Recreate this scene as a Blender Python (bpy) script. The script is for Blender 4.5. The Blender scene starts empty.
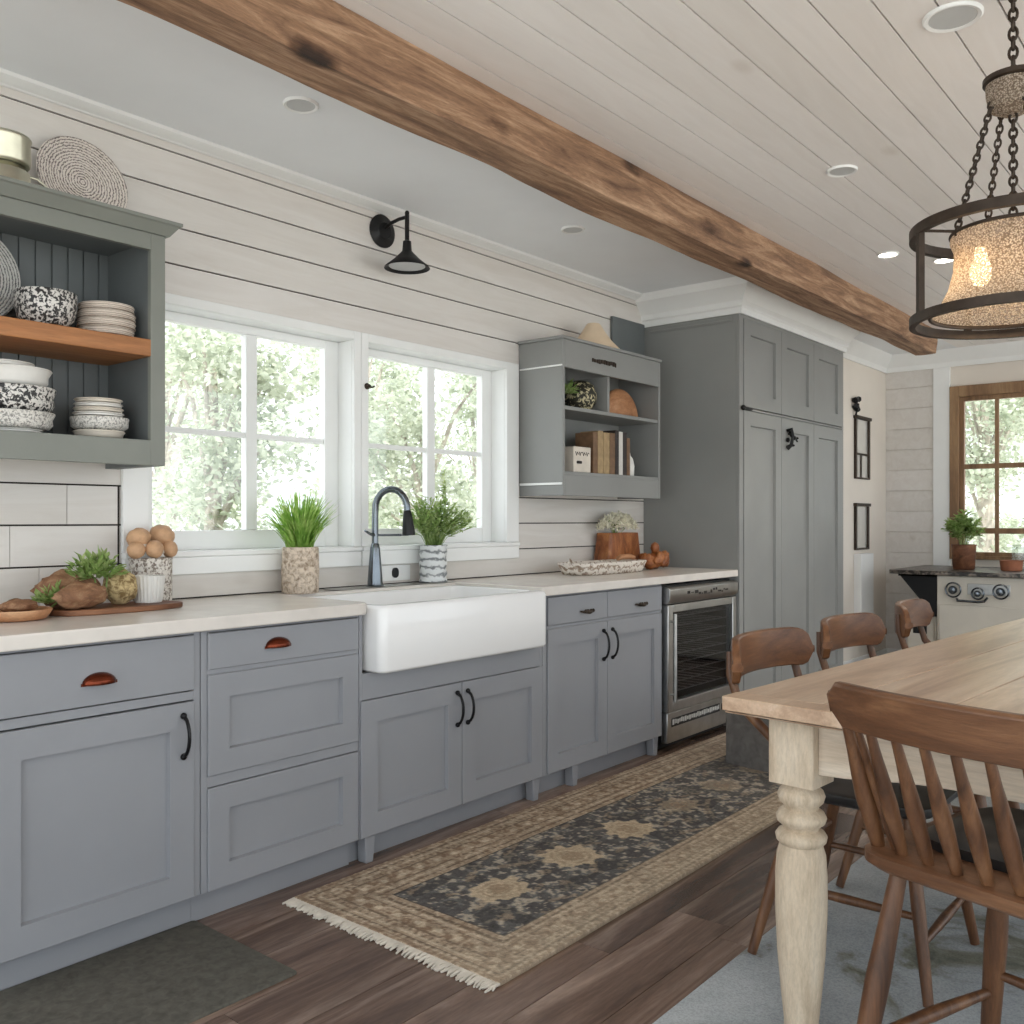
import bpy, math, random
import numpy as np
from mathutils import Vector, Matrix, noise as mnoise

random.seed(7)
rng = np.random.default_rng(11)
PI = math.pi
S = bpy.context.scene
COL = S.collection

# ------------------------------------------------------------------ colours
def lin(c):
    c /= 255.0
    return c / 12.92 if c <= .04045 else ((c + .055) / 1.055) ** 2.4
def rgb(r, g, b): return (lin(r), lin(g), lin(b), 1.0)

# ------------------------------------------------------------------ materials
def newmat(name):
    m = bpy.data.materials.new(name); m.use_nodes = True
    nt = m.node_tree
    return m, nt, nt.nodes['Principled BSDF']
def mapping(nt, scale, coord='Object', rot=(0, 0, 0)):
    tc = nt.nodes.new('ShaderNodeTexCoord'); mp = nt.nodes.new('ShaderNodeMapping')
    mp.inputs['Scale'].default_value = scale; mp.inputs['Rotation'].default_value = rot
    nt.links.new(tc.outputs[coord], mp.inputs['Vector']); return mp
def noise(nt, vec, scale, detail=3, rough=.55, dist=0):
    n = nt.nodes.new('ShaderNodeTexNoise')
    n.inputs['Scale'].default_value = scale; n.inputs['Detail'].default_value = detail
    n.inputs['Roughness'].default_value = rough; n.inputs['Distortion'].default_value = dist
    nt.links.new(vec, n.inputs['Vector']); return n.outputs['Fac']
def ramp(nt, fac, stops):
    r = nt.nodes.new('ShaderNodeValToRGB'); e = r.color_ramp.elements
    while len(e) < len(stops): e.new(.5)
    for i, (p, c) in enumerate(stops): e[i].position = p; e[i].color = c
    nt.links.new(fac, r.inputs['Fac']); return r.outputs['Color']
def mixc(nt, fac, a, b, mode='MIX'):
    m = nt.nodes.new('ShaderNodeMix'); m.data_type = 'RGBA'; m.blend_type = mode
    for k, v in ((0, fac), (6, a), (7, b)):
        if isinstance(v, (int, float)): m.inputs[k].default_value = v
        elif isinstance(v, tuple): m.inputs[k].default_value = v
        else: nt.links.new(v, m.inputs[k])
    return m.outputs[2]
def bump(nt, bs, h, strength=.3, dist=.002):
    b = nt.nodes.new('ShaderNodeBump'); b.inputs['Strength'].default_value = strength
    b.inputs['Distance'].default_value = dist
    nt.links.new(h, b.inputs['Height']); nt.links.new(b.outputs['Normal'], bs.inputs['Normal'])
def paint(name, c, rough=.45, var=.06, scale=6, bmp=.08, metal=0, spec=.5):
    m, nt, bs = newmat(name)
    mp = mapping(nt, (1, 1, 1)); f = noise(nt, mp.outputs[0], scale, 4)
    lo = tuple(x * (1 - var) for x in c[:3]) + (1,); hi = tuple(min(1, x * (1 + var)) for x in c[:3]) + (1,)
    nt.links.new(ramp(nt, f, [(.3, lo), (.7, hi)]), bs.inputs['Base Color'])
    bs.inputs['Roughness'].default_value = rough; bs.inputs['Metallic'].default_value = metal
    bs.inputs['Specular IOR Level'].default_value = spec
    if bmp: bump(nt, bs, noise(nt, mp.outputs[0], 60, 3), bmp, .001)
    return m
def wood(name, dark, mid, light, axis='y', scale=9, rough=.5, tint=False, grain=.8, knots=None, bmp=.25, stretch=.09):
    m, nt, bs = newmat(name)
    k = stretch
    sc = {'x': (k, 1, 1), 'y': (1, k, 1), 'z': (1, 1, k)}[axis]
    mp = mapping(nt, sc)
    vec = mp.outputs[0]
    if tint:
        at = nt.nodes.new('ShaderNodeAttribute'); at.attribute_name = 'tint'
        add = nt.nodes.new('ShaderNodeVectorMath'); add.operation = 'MULTIPLY_ADD'
        nt.links.new(at.outputs['Color'], add.inputs[0]); add.inputs[1].default_value = (31, 17, 23)
        nt.links.new(vec, add.inputs[2]); vec = add.outputs[0]
    n1 = noise(nt, vec, scale, 6, .6, .8)
    c1 = ramp(nt, n1, [(.28, dark), (.5, mid), (.72, light)])
    n2 = noise(nt, vec, scale * 11, 4, .75, .3)
    c = mixc(nt, grain * .5, c1, ramp(nt, n2, [(.35, (.45, .45, .45, 1)), (.62, (1.0, 1.0, 1.0, 1))]), 'MULTIPLY')
    if knots:
        mk = mapping(nt, {'x': (.45, 1, 1), 'y': (1, .45, 1), 'z': (1, 1, .45)}[axis])
        v = nt.nodes.new('ShaderNodeTexVoronoi'); v.inputs['Scale'].default_value = knots
        nw = nt.nodes.new('ShaderNodeTexNoise'); nw.inputs['Scale'].default_value = 22; nt.links.new(mk.outputs[0], nw.inputs['Vector'])
        va = nt.nodes.new('ShaderNodeVectorMath'); va.operation = 'MULTIPLY_ADD'; nt.links.new(nw.outputs['Color'], va.inputs[0]); va.inputs[1].default_value = (.05, .05, .05)
        nt.links.new(mk.outputs[0], va.inputs[2]); nt.links.new(va.outputs[0], v.inputs['Vector'])
        kc = ramp(nt, v.outputs['Distance'], [(.07, (.10, .08, .07, 1)), (.13, (.42, .36, .31, 1)), (.21, (1, 1, 1, 1))])
        c = mixc(nt, 1.0, c, kc, 'MULTIPLY')
    if tint:
        h = ramp(nt, at.outputs['Fac'], [(0, (.66, .65, .64, 1)), (1, (1.22, 1.2, 1.18, 1))])
        c = mixc(nt, 1.0, c, h, 'MULTIPLY')
    nt.links.new(c, bs.inputs['Base Color']); bs.inputs['Roughness'].default_value = rough
    if bmp: bump(nt, bs, n2, bmp, .002)
    return m
def speckle(name, a, b, scale=60, thr=.5, rough=.4, bmp=.2, soft=.04):
    m, nt, bs = newmat(name); mp = mapping(nt, (1, 1, 1))
    f = noise(nt, mp.outputs[0], scale, 2, .6, .5)
    nt.links.new(ramp(nt, f, [(thr - soft, a), (thr + soft, b)]), bs.inputs['Base Color'])
    bs.inputs['Roughness'].default_value = rough
    bump(nt, bs, f, bmp, .003); return m
def rings(name, a, b, scale=40, rough=.8, kind='RINGS', axis='X', dist=2, nscale=40):
    m, nt, bs = newmat(name); mp = mapping(nt, (1, 1, 1))
    w = nt.nodes.new('ShaderNodeTexWave'); w.wave_type = kind
    if kind == 'RINGS': w.rings_direction = axis
    else: w.bands_direction = axis
    w.inputs['Scale'].default_value = scale; w.inputs['Distortion'].default_value = dist
    w.inputs['Detail'].default_value = 3; w.inputs['Detail Scale'].default_value = 4
    nt.links.new(mp.outputs[0], w.inputs['Vector'])
    f2 = noise(nt, mp.outputs[0], nscale, 2)
    mx = nt.nodes.new('ShaderNodeMath'); mx.operation = 'MULTIPLY_ADD'
    nt.links.new(f2, mx.inputs[0]); mx.inputs[1].default_value = .9; nt.links.new(w.outputs['Fac'], mx.inputs[2])
    nt.links.new(ramp(nt, mx.outputs[0], [(.45, a), (.95, b)]), bs.inputs['Base Color'])
    bs.inputs['Roughness'].default_value = rough
    bump(nt, bs, mx.outputs[0], .5, .004); return m
def attrmat(name, attr, rough=.95, nscale=300, bmp=.6, bdist=.004, var=.35):
    m, nt, bs = newmat(name)
    at = nt.nodes.new('ShaderNodeAttribute'); at.attribute_name = attr
    mp = mapping(nt, (1, 1, 1)); f = noise(nt, mp.outputs[0], nscale, 3, .7)
    c = mixc(nt, 1.0, at.outputs['Color'], ramp(nt, f, [(.3, (1 - var,) * 3 + (1,)), (.7, (1 + var * .6,) * 3 + (1,))]), 'MULTIPLY')
    nt.links.new(c, bs.inputs['Base Color']); bs.inputs['Roughness'].default_value = rough
    bs.inputs['Specular IOR Level'].default_value = .15
    bump(nt, bs, f, bmp, bdist); return m
def metal(name, c, rough=.3, met=1.0):
    return paint(name, c, rough, .12, 14, .05, met)
def leafmat(name, c1, c2, c3, tr=.4, scale=14):
    m, nt, bs = newmat(name); mp = mapping(nt, (1, 1, 1))
    f = noise(nt, mp.outputs[0], scale, 2, .7)
    c = ramp(nt, f, [(.3, c1), (.5, c2), (.7, c3)])
    nt.links.new(c, bs.inputs['Base Color']); bs.inputs['Roughness'].default_value = .55
    t = nt.nodes.new('ShaderNodeBsdfTranslucent'); nt.links.new(c, t.inputs['Color'])
    mx = nt.nodes.new('ShaderNodeMixShader'); mx.inputs[0].default_value = tr
    nt.links.new(bs.outputs[0], mx.inputs[1]); nt.links.new(t.outputs[0], mx.inputs[2])
    nt.links.new(mx.outputs[0], nt.nodes['Material Output'].inputs['Surface']); return m
def glassmat(name, tint=(1, 1, 1, 1), gl=.06, rough=.02):
    m, nt, bs = newmat(name)
    nt.nodes.remove(bs)
    t = nt.nodes.new('ShaderNodeBsdfTransparent'); t.inputs[0].default_value = tint
    g = nt.nodes.new('ShaderNodeBsdfGlossy'); g.inputs['Roughness'].default_value = rough
    mx = nt.nodes.new('ShaderNodeMixShader'); mx.inputs[0].default_value = gl
    nt.links.new(t.outputs[0], mx.inputs[1]); nt.links.new(g.outputs[0], mx.inputs[2])
    nt.links.new(mx.outputs[0], nt.nodes['Material Output'].inputs['Surface']); return m
def emit(name, c, s):
    m, nt, bs = newmat(name)
    bs.inputs['Base Color'].default_value = c
    bs.inputs['Emission Color'].default_value = c; bs.inputs['Emission Strength'].default_value = s
    return m

# whitewashed boards: per-board tint + faint knots and grain showing through
def boards(name, c, dark, rough=.55, axis='y', amt=.35):
    m, nt, bs = newmat(name)
    at = nt.nodes.new('ShaderNodeAttribute'); at.attribute_name = 'tint'
    sc = (.12, 1, 1) if axis == 'x' else (1, .12, 1)
    mp = mapping(nt, sc)
    f = noise(nt, mp.outputs[0], 14, 6, .65, 1.0)
    col = mixc(nt, amt, c, ramp(nt, f, [(.3, dark), (.62, c)]))
    mk = mapping(nt, (1, .55, 1) if axis == 'y' else (.55, 1, 1))
    v = nt.nodes.new('ShaderNodeTexVoronoi'); v.inputs['Scale'].default_value = 2.4
    nt.links.new(mk.outputs[0], v.inputs['Vector'])
    col = mixc(nt, .5, col, ramp(nt, v.outputs['Distance'], [(.03, (.8, .77, .73, 1)), (.09, (1, 1, 1, 1))]), 'MULTIPLY')
    col = mixc(nt, 1.0, col, ramp(nt, at.outputs['Fac'], [(0, (.95, .945, .93, 1)), (1, (1.03, 1.03, 1.03, 1))]), 'MULTIPLY')
    nt.links.new(col, bs.inputs['Base Color']); bs.inputs['Roughness'].default_value = rough
    bump(nt, bs, f, .12, .002); return m

M = {}
M['shiplap'] = boards('whitewashed_shiplap', rgb(220, 216, 212), rgb(190, 181, 172))
M['ceilboard'] = boards('ceiling_boards', rgb(238, 235, 233), rgb(214, 208, 203), amt=.25)
M['gap'] = paint('board_gap_shadow', rgb(48, 42, 38), .9, 0, 3, 0)
M['white'] = paint('white_trim_paint', rgb(236, 237, 236), .4, .02, 5, .05)
M['plaster'] = paint('white_plaster', rgb(238, 241, 244), .8, .02, 3, .1)
M['warmwall'] = paint('warm_white_wall', rgb(226, 218, 208), .8, .03, 3, .1)
M['grey'] = paint('grey_cabinet_paint', rgb(142, 144, 149), .42, .03, 4, .12)
M['greygreen'] = paint('grey_green_cabinet_paint', rgb(126, 129, 122), .45, .05, 4, .12)
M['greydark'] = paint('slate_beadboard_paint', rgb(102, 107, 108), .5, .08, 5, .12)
M['greytall'] = paint('soft_grey_cabinet_paint', rgb(138, 139, 137), .45, .05, 3, .12)
M['seam'] = paint('cabinet_seam', rgb(62, 66, 72), .8, 0, 3, 0)
M['beam'] = wood('rough_beam_wood', rgb(98, 70, 52), rgb(156, 120, 92), rgb(204, 168, 136), 'y', 24, .75, knots=4.6, bmp=1.0, grain=1.1)
M['floor'] = wood('dark_floor_planks', rgb(68, 50, 40), rgb(118, 96, 84), rgb(172, 150, 136), 'y', 9, .25, tint=True, bmp=.25, grain=1.0)
M['shelfwood'] = wood('orange_shelf_wood', rgb(138, 88, 48), rgb(176, 118, 72), rgb(198, 142, 92), 'y', 10, .5, bmp=.3)
M['tablewood'] = wood('pale_table_wood', rgb(160, 128, 102), rgb(200, 172, 146), rgb(222, 200, 178), 'y', 10, .3, tint=True, bmp=.15, grain=.6)
M['legwood'] = wood('limed_leg_wood', rgb(176, 156, 132), rgb(208, 190, 166), rgb(224, 210, 190), 'z', 16, .6, bmp=.7, grain=.7, stretch=.2)
M['apronwood'] = wood('limed_apron_wood', rgb(184, 164, 142), rgb(212, 196, 176), rgb(226, 214, 198), 'x', 12, .6, bmp=.4, grain=.6)
M['chairwood'] = wood('walnut_chair_wood', rgb(60, 37, 22), rgb(104, 69, 45), rgb(138, 99, 69), 'x', 15, .42, bmp=.35, grain=.8)
M['chairwoodz'] = wood('walnut_turned_wood', rgb(58, 35, 21), rgb(98, 64, 40), rgb(130, 92, 62), 'z', 18, .42, bmp=.35, grain=.8)
M['bentwood'] = wood('brown_bentwood', rgb(72, 42, 24), rgb(112, 72, 43), rgb(142, 99, 65), 'x', 13, .35, bmp=.2, grain=.7)
M['winwood'] = wood('oak_window_frame', rgb(110, 82, 56), rgb(146, 112, 80), rgb(170, 138, 102), 'z', 9, .5, bmp=.3)
M['rustic'] = wood('rustic_board_wood', rgb(72, 42, 26), rgb(118, 74, 48), rgb(158, 110, 78), 'y', 14, .6, bmp=.6)
M['counter'] = paint('pale_stone_worktop', rgb(222, 216, 209), .25, .06, 9, .05)
M['darkstone'] = speckle('dark_stone_slab', rgb(40, 36, 34), rgb(142, 132, 122), 30, .56, .35, .4, .12)
M['ceramic'] = paint('white_fireclay', rgb(240, 240, 240), .16, .01, 3, 0)
M['cream'] = paint('cream_enamel', rgb(206, 200, 188), .35, .05, 5, .05)
M['black'] = paint('matt_black_iron', rgb(30, 30, 31), .38, .1, 9, .1, .5)
M['pull'] = paint('black_bar_pull_finish', rgb(26, 26, 28), .3, .1, 9, .05, .6)
M['copper'] = paint('dark_copper_pull', rgb(104, 46, 26), .22, .3, 40, .1, .8)
M['bronze'] = paint('aged_bronze', rgb(62, 52, 44), .45, .3, 30, .3, .6)
M['steel'] = metal('brushed_steel', rgb(182, 182, 180), .28)
M['gunmetal'] = metal('gunmetal_tap', rgb(112, 118, 124), .22)
M['silver'] = metal('old_silver', rgb(200, 198, 180), .32)
M['dark'] = paint('dark_appliance_interior', rgb(20, 20, 21), .5, 0, 3, 0)
M['rack'] = paint('wire_rack', rgb(196, 196, 194), .4, .05, 9, 0)
M['glass'] = glassmat('window_glass')
M['smoked'] = glassmat('smoked_door_glass', (.55, .55, .56, 1), .08, .05)
M['clear'] = glassmat('clear_glass', (.93, .95, .93, 1), .12, .03)
M['speck_dark'] = speckle('black_white_speckle', rgb(34, 33, 34), rgb(214, 211, 206), 95, .5, .4, .3)
M['speck_light'] = speckle('pale_grey_speckle', rgb(138, 136, 132), rgb(222, 219, 213), 140, .46, .45, .3, .08)
M['creamstone'] = paint('cream_stoneware', rgb(216, 207, 194), .4, .08, 20, .2)
M['whitestone'] = paint('white_stoneware', rgb(226, 224, 219), .4, .05, 20, .2)
M['ribbed'] = rings('ribbed_stoneware', rgb(148, 130, 114), rgb(220, 208, 196), 55, .6, 'BANDS', 'Z', 1.5, 12)
M['woven_rings'] = rings('woven_rope', rgb(112, 102, 98), rgb(222, 212, 204), 34, .9, 'RINGS', 'X', 4.5, 150)
M['plate_rings'] = rings('mottled_plate', rgb(92, 92, 92), rgb(196, 194, 190), 38, .5, 'RINGS', 'X', 3, 120)
M['bark'] = speckle('bark_pot', rgb(140, 120, 100), rgb(216, 200, 182), 60, .45, .8, .9, .15)
M['crock'] = speckle('white_brown_crock', rgb(122, 108, 96), rgb(222, 216, 208), 95, .47, .6, .6, .08)
M['whitewash'] = rings('whitewashed_tray_wood', rgb(150, 130, 112), rgb(224, 216, 206), 8, .8, 'BANDS', 'Z', 8, 50)
M['galv'] = rings('wrapped_grey_vase', rgb(120, 124, 126), rgb(216, 218, 218), 9, .5, 'BANDS', 'Z', 4, 14)
M['root'] = wood('rough_root_skin', rgb(104, 70, 48), rgb(150, 108, 78), rgb(190, 154, 118), 'y', 30, .7, bmp=.9, stretch=.5)
M['mushroom'] = paint('brown_mushroom_skin', rgb(196, 156, 120), .6, .25, 22, .4)
M['wovenball'] = speckle('wicker_ball', rgb(128, 104, 66), rgb(204, 182, 136), 60, .48, .9, .9, .12)
M['bread'] = wood('grained_brown_round', rgb(150, 98, 62), rgb(188, 134, 94), rgb(210, 164, 124), 'y', 14, .6, bmp=.4, stretch=.3)
M['moss'] = speckle('dark_wicker_vase', rgb(36, 34, 24), rgb(196, 186, 150), 46, .56, .6, .7, .05)
M['amber'] = wood('amber_carved_wood', rgb(96, 50, 22), rgb(152, 88, 44), rgb(194, 130, 78), 'z', 16, .4, bmp=.5, stretch=.4)
M['shade_cream'] = paint('cream_shade', rgb(222, 200, 172), .8, .06, 12, .2)
M['leaf'] = leafmat('herb_leaf', rgb(104, 134, 66), rgb(154, 180, 106), rgb(206, 218, 160), .45, 25)
M['grass'] = leafmat('grass_blade', rgb(104, 150, 54), rgb(150, 190, 88), rgb(210, 226, 150), .5, 20)
M['tree'] = leafmat('tree_leaf', rgb(140, 150, 126), rgb(200, 207, 186), rgb(232, 235, 224), .5, 3.5)
M['trunk'] = paint('tree_bark', rgb(176, 168, 156), .9, .3, 9, .5)
M['bounce_ground'] = paint('pale_bounce_ground', rgb(222, 219, 212), .95, .06, 2, .4)  # outdoor ground colour whitened so it reflects daylight into the room
M['flower'] = paint('white_petal', rgb(238, 234, 214), .7, .05, 20, 0)
M['mat'] = speckle('charcoal_felt', rgb(72, 70, 64), rgb(98, 95, 87), 38, .5, .97, .4, .25)
M['cushion'] = speckle('grey_felt_block', rgb(92, 88, 84), rgb(118, 114, 110), 22, .5, .9, .3, .25)
M['blackseat'] = paint('black_leather_seat', rgb(32, 31, 31), .45, .2, 15, .2)
M['fringe'] = paint('off_white_fringe', rgb(206, 198, 186), .95, .15, 30, .2)
M['lens'] = paint('frosted_lens', rgb(196, 198, 198), .5, .03, 8, .05)
M['lit'] = emit('lit_lens', (1, .93, .82, 1), 9)
M['bulb'] = emit('glowing_bulb', (1, .68, .36, 1), 6)
M['rope'] = None
M['rug'] = attrmat('persian_runner_pile', 'col')
M['terracotta'] = paint('terracotta', rgb(156, 98, 70), .7, .15, 20, .2)
M['book_tan'] = paint('tan_cloth', rgb(168, 144, 108), .75, .2, 30, .2)
M['book_brown'] = paint('brown_leather', rgb(120, 92, 68), .55, .25, 30, .2)
M['book_dark'] = paint('dark_cover', rgb(54, 46, 44), .5, .2, 30, .1)
M['book_white'] = paint('white_cover', rgb(216, 212, 206), .5, .05, 30, .1)
M['page'] = paint('paper', rgb(214, 202, 180), .9, .08, 60, .2)
M['ink'] = paint('dark_ink', rgb(46, 42, 40), .8, 0, 3, 0)

def rug2_mat():
    m, nt, bs = newmat('grey_blue_carpet_pile'); mp = mapping(nt, (1, 1, 1))
    f = noise(nt, mp.outputs[0], 2.3, 5, .65, .6)
    c = ramp(nt, f, [(.30, rgb(60, 62, 60)), (.37, rgb(120, 120, 106)), (.45, rgb(158, 163, 166)), (.7, rgb(182, 186, 188))])
    g = noise(nt, mp.outputs[0], 160, 3, .7)
    c = mixc(nt, .6, c, ramp(nt, g, [(.35, (.6, .6, .6, 1)), (.6, (1.1, 1.1, 1.1, 1))]), 'MULTIPLY')
    nt.links.new(c, bs.inputs['Base Color']); bs.inputs['Roughness'].default_value = .97
    bump(nt, bs, g, .6, .004); return m
M['rug2'] = rug2_mat()
def rope_mat():
    m, nt, bs = newmat('woven_rope_mesh'); mp = mapping(nt, (1, 1, 1))
    v = nt.nodes.new('ShaderNodeTexVoronoi'); v.inputs['Scale'].default_value = 230
    nt.links.new(mp.outputs[0], v.inputs['Vector'])
    c = ramp(nt, v.outputs['Distance'], [(.15, rgb(232, 220, 204)), (.6, rgb(150, 132, 114))])
    bs.inputs['Roughness'].default_value = .9
    nt.links.new(c, bs.inputs['Base Color']); bump(nt, bs, v.outputs['Distance'], .8, .004)
    t = nt.nodes.new('ShaderNodeBsdfTranslucent'); nt.links.new(c, t.inputs['Color'])
    mx = nt.nodes.new('ShaderNodeMixShader'); mx.inputs[0].default_value = .45
    nt.links.new(bs.outputs[0], mx.inputs[1]); nt.links.new(t.outputs[0], mx.inputs[2])
    tr = nt.nodes.new('ShaderNodeBsdfTransparent')
    f = ramp(nt, v.outputs['Distance'], [(.56, (0, 0, 0, 1)), (.66, (.3, .3, .3, 1))])
    m2 = nt.nodes.new('ShaderNodeMixShader'); nt.links.new(f, m2.inputs[0])
    nt.links.new(mx.outputs[0], m2.inputs[1]); nt.links.new(tr.outputs[0], m2.inputs[2])
    nt.links.new(m2.outputs[0], nt.nodes['Material Output'].inputs['Surface']); return m
M['rope'] = rope_mat()

# ------------------------------------------------------------------ mesh builder
def frame_for(d):
    d = d.normalized(); a = Vector((0, 0, 1)) if abs(d.z) < .9 else Vector((1, 0, 0))
    u = d.cross(a).normalized(); return u, d.cross(u).normalized()
class MB:
    def __init__(s): s.v = []; s.f = []; s.t = []; s.cur = 0.5
    def face(s, *i): s.f.append(i); s.t.append(s.cur)
    def add(s, vs, fs):
        o = len(s.v); s.v.extend(Vector(p) for p in vs)
        for f in fs: s.face(*[o + k for k in f])
        return o
    def box(s, x0, x1, y0, y1, z0, z1):
        return s.add([(x, y, z) for z in (z0, z1) for y in (y0, y1) for x in (x0, x1)],
              [(0, 2, 3, 1), (4, 5, 7, 6), (0, 1, 5, 4), (2, 6, 7, 3), (0, 4, 6, 2), (1, 3, 7, 5)])
    def prism(s, pts, axis, a0, a1):
        """polygon in the plane across AXIS, extruded a0..a1"""
        def mk(p, a):
            return {'x': (a, p[0], p[1]), 'y': (p[0], a, p[1]), 'z': (p[0], p[1], a)}[axis]
        n = len(pts)
        s.add([mk(p, a0) for p in pts] + [mk(p, a1) for p in pts],
              [tuple(range(n))[::-1], tuple(range(n, 2 * n))] + [(i, (i + 1) % n, n + (i + 1) % n, n + i) for i in range(n)])
    def tube(s, pts, r, n=10, cap=True, flat=None):
        """flat=(a,b) scales the section along its two frame axes"""
        pts = [Vector(p) for p in pts]; m = len(pts)
        if not hasattr(r, '__len__'): r = [r] * m
        o = len(s.v); u = None
        for i, p in enumerate(pts):
            d = (pts[min(i + 1, m - 1)] - pts[max(i - 1, 0)]).normalized()
            if u is None: u, w = frame_for(d)
            else:
                u = (u - d * u.dot(d)).normalized(); w = d.cross(u)
            fa, fb = flat or (1, 1)
            for k in range(n):
                a = 2 * PI * k / n
                s.v.append(p + u * (math.cos(a) * r[i] * fa) + w * (math.sin(a) * r[i] * fb))
        for i in range(m - 1):
            for k in range(n):
                k2 = (k + 1) % n
                s.face(o + i * n + k, o + i * n + k2, o + (i + 1) * n + k2, o + (i + 1) * n + k)
        if cap:
            s.face(*[o + k for k in range(n)][::-1]); s.face(*[o + (m - 1) * n + k for k in range(n)])
    def rod(s, a, b, r0, r1=None, n=10): s.tube([a, b], [r0, r1 or r0], n)
    def turned(s, a, b, prof, n=14):
        """turned rod from a to b, PROF = [(t, radius)]"""
        a = Vector(a); b = Vector(b)
        s.tube([a.lerp(b, t) for t, _ in prof], [r for _, r in prof], n)
    def lathe(s, prof, c=(0, 0, 0), n=28, axis='z', wob=None):
        c = Vector(c); o = len(s.v); m = len(prof)
        for r, h in prof:
            for k in range(n):
                a = 2 * PI * k / n; rr = r * (1 + (wob(a, h) if wob else 0))
                p = (rr * math.cos(a), rr * math.sin(a), h)
                if axis == 'x': p = (h, p[0], p[1])
                if axis == 'y': p = (p[0], h, p[1])
                s.v.append(c + Vector(p))
        for i in range(m - 1):
            for k in range(n):
                k2 = (k + 1) % n
                s.face(o + i * n + k, o + i * n + k2, o + (i + 1) * n + k2, o + (i + 1) * n + k)
        s.face(*[o + k for k in range(n)][::-1]); s.face(*[o + (m - 1) * n + k for k in range(n)])
    def ball(s, c, r, n=16, m=9, zmin=None, jit=0, rot=None):
        if not hasattr(r, '__len__'): r = (r, r, r)
        c = Vector(c); o = len(s.v)
        for i in range(m + 1):
            th = PI * i / m
            for k in range(n):
                a = 2 * PI * k / n
                z = math.cos(th)
                p = Vector((math.sin(th) * math.cos(a) , math.sin(th) * math.sin(a), z))
                if zmin is not None and p.z < zmin: p.z = zmin
                if jit: p *= 1 + jit * mnoise.noise(p * 2.3 + c * 9)
                p = Vector((p.x * r[0], p.y * r[1], p.z * r[2]))
                if rot: p = rot @ p
                s.v.append(c + p)
        for i in range(m):
            for k in range(n):
                k2 = (k + 1) % n
                s.face(o + i * n + k, o + (i + 1) * n + k, o + (i + 1) * n + k2, o + i * n + k2)
    def torus(s, c, R, r, n=40, k=8, axis='z', a0=0, a1=2 * PI, flat=None):
        pts = []
        for i in range(n + (0 if a1 - a0 >= 2 * PI - 1e-6 else 1)):
            a = a0 + (a1 - a0) * i / n; x, y = R * math.cos(a), R * math.sin(a)
            pts.append(Vector(c) + Vector({'z': (x, y, 0), 'x': (0, x, y), 'y': (x, 0, y)}[axis]))
        if a1 - a0 >= 2 * PI - 1e-6: pts += [pts[0], pts[1]]; s.tube(pts[:-1], r, k, cap=False, flat=flat)
        else: s.tube(pts, r, k, flat=flat)
    def loft(s, secs, rc=.03, q=5, close=True):
        """rounded-rectangle sections (x0,x1,y0,y1,z[,r]) bridged in order"""
        o = len(s.v); n = 4 * (q + 1)
        for sec in secs:
            x0, x1, y0, y1, z = sec[:5]; r = sec[5] if len(sec) > 5 else rc
            r = min(r, (x1 - x0) / 2 - 1e-4, (y1 - y0) / 2 - 1e-4)
            for (cx, cy, a0) in ((x1 - r, y1 - r, 0), (x0 + r, y1 - r, PI / 2), (x0 + r, y0 + r, PI), (x1 - r, y0 + r, 1.5 * PI)):
                for k in range(q + 1):
                    a = a0 + PI / 2 * k / q; s.v.append(Vector((cx + r * math.cos(a), cy + r * math.sin(a), z)))
        for i in range(len(secs) - 1):
            for k in range(n):
                k2 = (k + 1) % n
                s.face(o + i * n + k, o + i * n + k2, o + (i + 1) * n + k2, o + (i + 1) * n + k)
        if close:
            s.face(*[o + k for k in range(n)][::-1]); s.face(*[o + (len(secs) - 1) * n + k for k in range(n)])
    def shaker(s, y0, y1, z0, z1, xb, xf, st=.07, rec=.016, ch=.003):
        """cabinet front facing +x with a recessed panel"""
        def ring(a, x): return [(x, y0 + a, z0 + a), (x, y1 - a, z0 + a), (x, y1 - a, z1 - a), (x, y0 + a, z1 - a)]
        vs = ring(0, xb) + ring(0, xf - .002) + ring(.002, xf) + ring(st, xf) + ring(st + ch, xf - rec)
        fs = [(3, 2, 1, 0)]
        for L in range(4):
            for k in range(4):
                k2 = (k + 1) % 4; fs.append((L * 4 + k, L * 4 + k2, L * 4 + 4 + k2, L * 4 + 4 + k))
        fs.append((16, 17, 18, 19)); s.add(vs, fs)
    def slab(s, y0, y1, z0, z1, xb, xf):
        def ring(a, x): return [(x, y0 + a, z0 + a), (x, y1 - a, z0 + a), (x, y1 - a, z1 - a), (x, y0 + a, z1 - a)]
        fs = [(3, 2, 1, 0)]
        for L in range(2):
            for k in range(4):
                k2 = (k + 1) % 4; fs.append((L * 4 + k, L * 4 + k2, L * 4 + 4 + k2, L * 4 + 4 + k))
        s.add(ring(0, xb) + ring(0, xf - .002) + ring(.002, xf), fs + [(8, 9, 10, 11)])
    def leaf(s, p, d, up, L, W, fold=.25):
        d = d.normalized(); w = d.cross(up)
        if w.length < 1e-3: w = Vector((1, 0, 0))
        w.normalize(); nrm = w.cross(d)
        a = p; b = p + d * L * .45 + w * W * .5 + nrm * W * fold; c = p + d * L; e = p + d * L * .45 - w * W * .5 + nrm * W * fold
        m = p + d * L * .5
        s.add([a, b, c, e, m], [(0, 1, 4), (1, 2, 4), (2, 3, 4), (3, 0, 4)])
    def xform(s, Mx, start=0):
        for i in range(start, len(s.v)): s.v[i] = Mx @ s.v[i]
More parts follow.
